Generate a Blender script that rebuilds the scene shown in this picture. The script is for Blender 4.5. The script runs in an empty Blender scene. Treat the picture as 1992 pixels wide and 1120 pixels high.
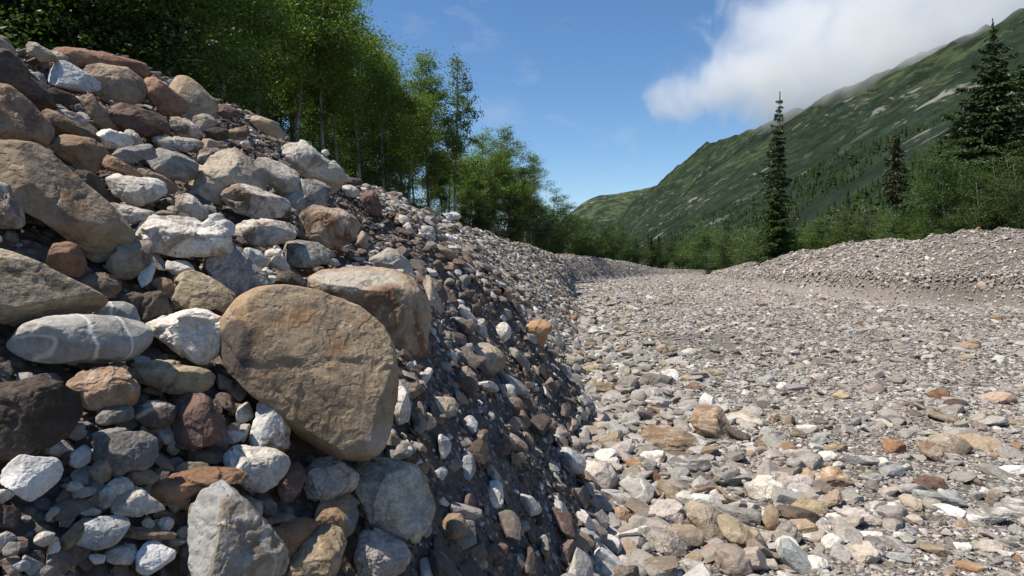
import bpy, bmesh, math, random
import numpy as np
from mathutils import Vector, Matrix
random.seed(7)
rng = np.random.default_rng(11)
S = bpy.context.scene
C = S.collection

# ------------------------------------------------------------------ camera, world, sun, exposure
W, H_IMG, F = 1992.0, 1120.0, 1328.0
CAM = np.array([0.0, 0.0, 1.8])
HORIZON = 510.0
PITCH = math.atan((560.0 - HORIZON) / F)            # looking slightly down
cd = bpy.data.cameras.new("camera"); cam = bpy.data.objects.new("camera", cd); C.objects.link(cam)
cd.sensor_width = 36.0; cd.lens = F / W * 36.0; cd.clip_start = 0.05; cd.clip_end = 30000
cam.location = CAM; cam.rotation_euler = (math.radians(90) - PITCH, 0, 0)
S.camera = cam

SUN_EL = math.radians(60); SUN_AZ = math.radians(-100)   # azimuth from +Y towards +X (negative: left)
sdir = Vector((math.sin(SUN_AZ) * math.cos(SUN_EL), math.cos(SUN_AZ) * math.cos(SUN_EL), math.sin(SUN_EL)))
sl = bpy.data.lights.new("sun", 'SUN'); sl.energy = 5.0; sl.angle = math.radians(0.53); sl.color = (1.0, 0.93, 0.82)
so = bpy.data.objects.new("sun", sl); C.objects.link(so)
so.rotation_euler = sdir.to_track_quat('Z', 'Y').to_euler(); so.location = (-30, 0, 60)

wd = bpy.data.worlds.new("World"); S.world = wd; wd.use_nodes = True
nt = wd.node_tree; nt.nodes.clear()
wo = nt.nodes.new('ShaderNodeOutputWorld'); bg = nt.nodes.new('ShaderNodeBackground')
sky = nt.nodes.new('ShaderNodeTexSky'); sky.sky_type = 'NISHITA'; sky.sun_disc = False
sky.sun_elevation = SUN_EL; sky.sun_rotation = SUN_AZ; sky.altitude = 900; sky.air_density = 1.0
sky.dust_density = 0.15; sky.ozone_density = 3.0
bg.inputs[1].default_value = 0.088
# thin wisps of high cloud
tc = nt.nodes.new('ShaderNodeTexCoord')
mp = nt.nodes.new('ShaderNodeMapping'); mp.inputs['Scale'].default_value = (1, 1, 2.0)
nz = nt.nodes.new('ShaderNodeTexNoise'); nz.inputs['Scale'].default_value = 6.5; nz.inputs['Detail'].default_value = 7
nz.inputs['Roughness'].default_value = 0.55
rp = nt.nodes.new('ShaderNodeValToRGB'); rp.color_ramp.elements[0].position = 0.58; rp.color_ramp.elements[1].position = 0.82
rp.color_ramp.elements[1].color = (0.35, 0.35, 0.35, 1)
mx = nt.nodes.new('ShaderNodeMixRGB'); mx.inputs[2].default_value = (6.2, 6.6, 7.4, 1)
L = nt.links
L.new(tc.outputs['Generated'], mp.inputs[0]); L.new(mp.outputs[0], nz.inputs[0]); L.new(nz.outputs[0], rp.inputs[0])
hs = nt.nodes.new('ShaderNodeHueSaturation'); hs.inputs['Saturation'].default_value = 1.15; hs.inputs['Value'].default_value = 1.28
L.new(sky.outputs[0], hs.inputs['Color'])
L.new(rp.outputs[0], mx.inputs[0]); L.new(hs.outputs[0], mx.inputs[1]); L.new(mx.outputs[0], bg.inputs[0]); L.new(bg.outputs[0], wo.inputs[0])

S.view_settings.view_transform = 'Standard'; S.view_settings.look = 'None'
S.view_settings.exposure = 0.33; S.view_settings.gamma = 1.0
S.render.engine = 'CYCLES'
S.cycles.max_bounces = 5; S.cycles.diffuse_bounces = 3; S.cycles.glossy_bounces = 1; S.cycles.transmission_bounces = 3
S.cycles.transparent_max_bounces = 8; S.cycles.volume_bounces = 4; S.cycles.use_denoising = True
S.cycles.volume_step_rate = 1.0; S.cycles.volume_max_steps = 96
S.cycles.caustics_reflective = False; S.cycles.caustics_refractive = False

# ------------------------------------------------------------------ helpers
def ray(px, py):
    """unit-forward view ray of a photograph point"""
    a = (px - 996.0) / F; b = -(py - 560.0) / F
    c, s = math.cos(PITCH), math.sin(PITCH)
    return np.array([a, c + b * s, b * c - s])

def tag(o, label=None, cat=None, group=None, kind=None):
    if cat and not kind: kind = 'thing'
    if label: o['label'] = label
    if cat: o['category'] = cat
    if group: o['group'] = group
    if kind: o['kind'] = kind
    return o

def vnoise(p, seed=0):
    """smooth value noise in -1..1 at points p (n,3)"""
    p = np.asarray(p, dtype=np.float64)
    i = np.floor(p).astype(np.int64); f = p - i
    f = f * f * f * (f * (f * 6 - 15) + 10)
    def h(x, y, z):
        n = (x * 374761393 + y * 668265263 + z * 2147483647 + seed * 1274126177) & 0xFFFFFFFF
        n = ((n ^ (n >> 13)) * 1274126177) & 0xFFFFFFFF
        n = ((n ^ (n >> 16)) * 2246822519) & 0xFFFFFFFF
        n = n ^ (n >> 15)
        return (n & 0xFFFFFF) / float(0xFFFFFF) * 2 - 1
    x, y, z = i[:, 0], i[:, 1], i[:, 2]; u, v, w = f[:, 0], f[:, 1], f[:, 2]
    def lx(yy, zz): return h(x, yy, zz) * (1 - u) + h(x + 1, yy, zz) * u
    return (lx(y, z) * (1 - v) + lx(y + 1, z) * v) * (1 - w) + (lx(y, z + 1) * (1 - v) + lx(y + 1, z + 1) * v) * w

def fbm(p, octv=4, seed=0, gain=0.5, lac=2.03):
    s = 0; a = 1; t = 0; p = np.asarray(p, dtype=np.float64)
    for k in range(octv):
        s = s + a * vnoise(p, seed + k * 17); t += a; a *= gain; p = p * lac + 3.7
    return s / t

def n2(x, y, sc, octv=3, seed=0, gain=0.5):
    sh = np.shape(x); x = np.ravel(x) * sc; y = np.ravel(y) * sc
    return fbm(np.stack([x, y, np.zeros_like(x) + 0.37], 1), octv, seed, gain).reshape(sh)

def mesh_np(name, verts, faces, mat=None, smooth=True, parent=None, link=True):
    """faces: (n,3) or (n,4) int array"""
    me = bpy.data.meshes.new(name)
    verts = np.ascontiguousarray(verts, dtype=np.float32); faces = np.ascontiguousarray(faces, dtype=np.int32)
    me.vertices.add(len(verts)); me.vertices.foreach_set('co', verts.ravel())
    k = faces.shape[1] if len(faces) else 3
    me.loops.add(faces.size); me.loops.foreach_set('vertex_index', faces.ravel())
    me.polygons.add(len(faces)); me.polygons.foreach_set('loop_start', np.arange(len(faces), dtype=np.int32) * k)
    me.polygons.foreach_set('use_smooth', np.full(len(faces), smooth))
    if mat: me.materials.append(mat)
    me.update(calc_edges=True); me.validate()
    o = bpy.data.objects.new(name, me)
    if link: C.objects.link(o)
    if parent: o.parent = parent
    return o

def sstep(a, b, x):
    t = np.clip((x - a) / (b - a), 0, 1); return t * t * (3 - 2 * t)

# ------------------------------------------------------------------ material kit
class NT:
    def __init__(self, name):
        self.m = bpy.data.materials.new(name); self.m.use_nodes = True; self.t = self.m.node_tree; self.t.nodes.clear()
        self.out = self.t.nodes.new('ShaderNodeOutputMaterial')
    def n(self, kind, **kw):
        nd = self.t.nodes.new('ShaderNode' + kind)
        for k, v in kw.items():
            if k in nd.inputs.keys() if hasattr(nd.inputs, 'keys') else False: nd.inputs[k].default_value = v
            else: setattr(nd, k, v)
        return nd
    def l(self, a, b): self.t.links.new(a, b)
    def noise(self, vec, scale, detail=4, rough=0.55, dist=0.0):
        nd = self.t.nodes.new('ShaderNodeTexNoise'); nd.inputs['Scale'].default_value = scale
        nd.inputs['Detail'].default_value = detail; nd.inputs['Roughness'].default_value = rough; nd.inputs['Distortion'].default_value = dist
        if vec is not None: self.l(vec, nd.inputs['Vector'])
        return nd.outputs[0]
    def ramp(self, fac, stops, interp='LINEAR'):
        nd = self.t.nodes.new('ShaderNodeValToRGB'); cr = nd.color_ramp; cr.interpolation = interp
        while len(cr.elements) < len(stops): cr.elements.new(0.5)
        for e, (p, c) in zip(cr.elements, stops):
            e.position = p; e.color = (c, c, c, 1) if isinstance(c, (int, float)) else (*c, 1)
        self.l(fac, nd.inputs[0]); return nd.outputs[0]
    def mix(self, fac, a, b, mode='MIX'):
        nd = self.t.nodes.new('ShaderNodeMixRGB'); nd.blend_type = mode
        for s, v in ((0, fac), (1, a), (2, b)):
            if isinstance(v, (int, float)): nd.inputs[s].default_value = v if s == 0 else (v, v, v, 1)
            elif isinstance(v, tuple): nd.inputs[s].default_value = (*v, 1)
            else: self.l(v, nd.inputs[s])
        return nd.outputs[0]
    def math(self, op, a, b=0.0, c=None, clamp=False):
        nd = self.t.nodes.new('ShaderNodeMath'); nd.operation = op; nd.use_clamp = clamp
        for s, v in ((0, a), (1, b), (2, c)):
            if v is None: continue
            if isinstance(v, (int, float)): nd.inputs[s].default_value = v
            else: self.l(v, nd.inputs[s])
        return nd.outputs[0]
    def bump(self, height, strength, dist, normal=None):
        nd = self.t.nodes.new('ShaderNodeBump'); nd.inputs['Strength'].default_value = strength; nd.inputs['Distance'].default_value = dist
        self.l(height, nd.inputs['Height'])
        if normal is not None: self.l(normal, nd.inputs['Normal'])
        return nd.outputs[0]
    def principled(self, col, rough=0.85, normal=None, spec=0.25):
        b = self.t.nodes.new('ShaderNodeBsdfPrincipled')
        if isinstance(col, tuple): b.inputs['Base Color'].default_value = (*col, 1)
        else: self.l(col, b.inputs['Base Color'])
        if isinstance(rough, (int, float)): b.inputs['Roughness'].default_value = rough
        else: self.l(rough, b.inputs['Roughness'])
        b.inputs['Specular IOR Level'].default_value = spec
        if normal is not None: self.l(normal, b.inputs['Normal'])
        self.l(b.outputs[0], self.out.inputs[0]); return b
# ------------------------------------------------------------------ the lie of the land
def ip(y, pts):
    a = np.array(pts, float); return np.interp(y, a[:, 0], a[:, 1])
TOE = [(-20, -.6), (0, -.5), (1, -.4), (2, -.1), (3, .3), (4, .57), (6.1, .6), (8, .85), (11.4, 1.1), (17, 1.7), (30, 2.7), (38, 3.5), (39.5, 3.4), (41.5, .8), (46, -.2), (56, 1.5), (62, 5.2), (70, 9.6), (80, 15), (95, 22), (120, 36), (400, 200)]
CREST = [(-20, -3.2), (3.7, -2.8), (7, -2.8), (9, -2.75), (11, -2.65), (20, -1.9), (30, .3), (38, 2.7), (39.5, 2.4), (41.5, -1.6), (46, -3), (56, -1), (62, 3), (70, 7.8), (80, 13.2), (95, 20), (120, 34), (400, 198)]
CH = [(-20, 3), (3.7, 3.08), (5, 3.45), (7.5, 3.62), (9, 3.5), (11, 3.25), (20, 3.12), (30, 2.72), (38, 2.2), (43, 1.3), (56, 1.6), (62, 2.75), (70, 2.6), (78, 2.1), (86, 1.6), (95, .9), (120, .3), (400, .2)]
RTOE = [(-20, 24), (20, 21.5), (26.5, 19.6), (30, 17.2), (40, 16.6), (55, 18.6), (80, 23.0), (90, 26), (120, 42), (400, 210)]
RCH = [(-20, 2.9), (25, 3.0), (32, 3.2), (36, 3.05), (45, 2.85), (60, 2.35), (72, 1.95), (80, 1.45), (85, .7), (90, .4), (120, .4), (400, .3)]

def Hgt(x, y, detail=True):
    x = np.asarray(x, float); y = np.asarray(y, float)
    yw = y + n2(x, y, .35, 2, 5) * .35
    T = ip(yw, TOE) + (n2(x * 0 + 3, y, .8, 3, 9) * .34 if detail else 0) * sstep(3, 6, y)
    Cx = ip(yw, CREST) + n2(x * 0 + 8, y, .3, 2, 21) * .2
    hc = ip(y, CH)
    s = (T - x) / np.maximum(T - Cx, .3)
    # left bank: steep cut foot, rounded crest, drop behind
    foot = ip(y, [(0, .2), (3, .75), (4.8, .75), (5.6, .1), (6.2, .1), (6.9, .55), (7.8, .5), (8.8, .1), (12.5, .0), (20, .15), (30, .4), (34, .8), (38, 1.0), (60, .5), (400, .5)])
    sc = np.clip(s, 0, 1)
    prof = sc * (1 - foot * .32) + foot * .32 * np.clip(sc / .30, 0, 1) ** .9
    prof = prof - .06 * sstep(.75, 1.0, sc)
    back = np.clip(s - 1, 0, 30)
    prof = prof * (1 - sstep(0, 1.6, back) * .45)
    zl = hc * prof
    # hummocks and small ribs running down the slope
    rib = n2(x * .35, y * 1.1, 1.0, 3, 31) * .20 + n2(x, y, 2.2, 3, 41) * .085
    zl = zl + rib * sstep(0.02, .3, s) * (1 if detail else 0) * sstep(.2, 1.5, y + 1)
    # right bank
    rt = ip(yw, RTOE) + n2(x, y, .25, 3, 61) * .5
    rs = (x - rt) / 4.3
    rc = np.clip(rs, 0, 1)
    rh = ip(y, RCH)
    zr = rh * (rc * .72 + .28 * sstep(0, .16, rc)) * (1 - .4 * sstep(0, 2.0, np.clip(rs - 1, 0, 30)))
    zr = zr + (n2(x, y, .45, 3, 71) * .24 + n2(x * .35, y, 1.0, 3, 72) * .22 - .22 * np.exp(-(n2(x * .3, y, .55, 2, 75) / .09) ** 2)) * sstep(0, .4, rs)
    z = np.maximum(zl, 0) + np.maximum(zr, 0)
    bed = n2(x, y, .12, 3, 81) * .09 + n2(x, y, .7, 3, 82) * .035
    bed = bed * sstep(-.1, .4, -s) * sstep(-.1, .3, -rs) + .02
    z = z + bed
    # ground rises into the wooded hillside on the left, gently on the right
    z = z + np.clip((-x - 10 + y * .08) , 0, 400) * .42 * sstep(-6, -16, x)
    z = z + np.clip((x - 40 - y * .12), 0, 600) * .22
    return z

def heapmask(x, y):
    return sstep(-.12, -.22, x / np.maximum(y, .3)) * sstep(11.5, 9.5, y) * sstep(.3, 1.2, y) * sstep(-3.0, -2.6, x)
def Hsoil(x, y):
    """the fine soil between the boulders of the heap lies deeper than their faces"""
    return Hgt(x, y) - heapmask(x, y) * np.clip(.035 + .028 * y, 0, .2)

def hit(px, py, tmax=400.0):
    """distance factor t of the first meeting of a view ray with the land"""
    r = ray(px, py)
    t = np.concatenate([np.linspace(.5, 12, 900), np.linspace(12.02, 60, 900), np.linspace(60.1, tmax, 500)])
    P = CAM[None, :] + t[:, None] * r[None, :]
    d = P[:, 2] - Hgt(P[:, 0], P[:, 1])
    k = np.argmax(d < 0)
    if d[k] >= 0: return None
    if k == 0: return t[0]
    a, b = d[k - 1], d[k]
    return t[k - 1] + (t[k] - t[k - 1]) * a / (a - b)

# ------------------------------------------------------------------ ground material and sheet
def mat_ground():
    g = NT('gravelly_ground')
    geo = g.n('NewGeometry'); pos = geo.outputs['Position']
    mp = g.t.nodes.new('ShaderNodeMapping'); g.l(pos, mp.inputs[0])
    v = mp.outputs[0]
    big = g.noise(v, .7, 4); med = g.noise(v, 5, 5); fine = g.noise(v, 60, 3)
    vo = g.t.nodes.new('ShaderNodeTexVoronoi'); vo.inputs['Scale'].default_value = 22; g.l(v, vo.inputs['Vector'])
    vo2 = g.t.nodes.new('ShaderNodeTexVoronoi'); vo2.inputs['Scale'].default_value = 7; g.l(v, vo2.inputs['Vector'])
    sepc = g.t.nodes.new('ShaderNodeSeparateColor'); g.l(vo.outputs['Color'], sepc.inputs[0])
    peb = g.ramp(sepc.outputs[0], [(0, (.17, .145, .13)), (.3, (.27, .245, .225)), (.55, (.22, .18, .145)), (.8, (.36, .34, .325)), (1, (.5, .49, .48))])
    dirt = g.mix(med, (.075, .057, .046), (.15, .12, .10))
    dist = g.ramp(vo.outputs['Distance'], [(.25, 1.0), (.55, 0.0)])
    grav = g.mix(dist, (.13, .115, .10), peb)
    # fines of the banks are darker and redder than the washed bed
    at = g.t.nodes.new('ShaderNodeAttribute'); at.attribute_name = 'bank'
    wd_ = g.t.nodes.new('ShaderNodeAttribute'); wd_.attribute_name = 'wood'
    k = g.math('MULTIPLY', at.outputs['Fac'], g.ramp(big, [(.3, .55), (.7, 1.0)]))
    k = g.math('MULTIPLY', k, g.ramp(g.noise(v, 14, 3), [(.35, .35), (.6, 1.0)]))
    col = g.mix(k, grav, dirt)
    far = g.mix(g.noise(v, 1.6, 6, .7), (.24, .215, .185), (.38, .35, .315))
    cd_ = g.t.nodes.new('ShaderNodeAttribute'); cd_.attribute_name = 'farbed'
    col = g.mix(cd_.outputs['Fac'], col, far)
    forest = g.mix(g.noise(v, 3, 5), (.018, .024, .009), (.05, .06, .022))
    col = g.mix(wd_.outputs['Fac'], col, forest)
    h = g.math('ADD', g.math('MULTIPLY', dist, .6), g.math('MULTIPLY', fine, .5))
    n1 = g.bump(g.math('SUBTRACT', 1.0, vo2.outputs['Distance']), .6, .05)
    nb = g.bump(h, .9, .02, n1)
    g.principled(col, .95, nb, .1)
    return g.m

def build_ground():
    ys = [-25.0]; step = .6
    y = -25.0
    while y < 6000:
        ay = abs(y)
        st = .05 if 0 < y < 9 else (.6 if y <= 0 else max(.05, .0075 * y)) 
        if -3 < y <= 0: st = .12
        if y > 110: st = y * .05
        y += st; ys.append(y)
    ys = np.array(ys)
    # u: columns; x = fan shaped so that detail follows distance
    xs = np.concatenate([np.linspace(-1, -.28, 26)[:-1] , np.linspace(-.28, .28, 260)[:-1], np.linspace(.28, 1, 26)])
    def spread(u, y):
        w = np.maximum(y, 3.0) * 1.05 + 3.5
        core = u / .28 * w
        out = np.sign(u) * (w + (np.abs(u) - .28) / .72 * (900 + np.maximum(y, 0) * 2.0) * ((np.abs(u) - .28) / .72) ** 1.2)
        return np.where(np.abs(u) <= .28, core, out)
    U, Y = np.meshgrid(xs, ys); X = spread(U, Y)
    Z = Hsoil(X.ravel(), Y.ravel()).reshape(X.shape)
    # behind the left hillside and right slope keep the sheet low so mountains own the far view
    Z = np.minimum(Z, 60)
    V = np.stack([X.ravel(), Y.ravel(), Z.ravel()], 1)
    nr, nc = X.shape
    i = np.arange(nr - 1)[:, None] * nc + np.arange(nc - 1)[None, :]
    Fc = np.stack([i, i + 1, i + nc + 1, i + nc], -1).reshape(-1, 4)
    o = mesh_np('ground', V, Fc, mat_ground())
    o['kind'] = 'structure'
    me = o.data; x, y, z = V[:, 0], V[:, 1], V[:, 2]
    T = ip(y, TOE); RT = ip(y, RTOE)
    bank = sstep(.0, .25, (T - x)) * (.95 - .5 * sstep(7.5, 10, y)) + sstep(0, .5, x - RT) * .8
    farb_keep = 0
    woods = sstep(.2, 1.2, (ip(y, CREST) - 2.2 - x)) + sstep(5.5, 8.5, x - RT) + sstep(125, 150, y)
    farb = sstep(12, 45, y) * (1 - .75 * sstep(0, .6, x - RT) * sstep(90, 60, y))
    for nm, arr in (('bank', bank), ('wood', woods), ('farbed', farb * .75)):
        a = me.attributes.new(nm, 'FLOAT', 'POINT'); a.data.foreach_set('value', np.clip(arr, 0, 1).astype(np.float32))
    return o
ground = build_ground()
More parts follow.
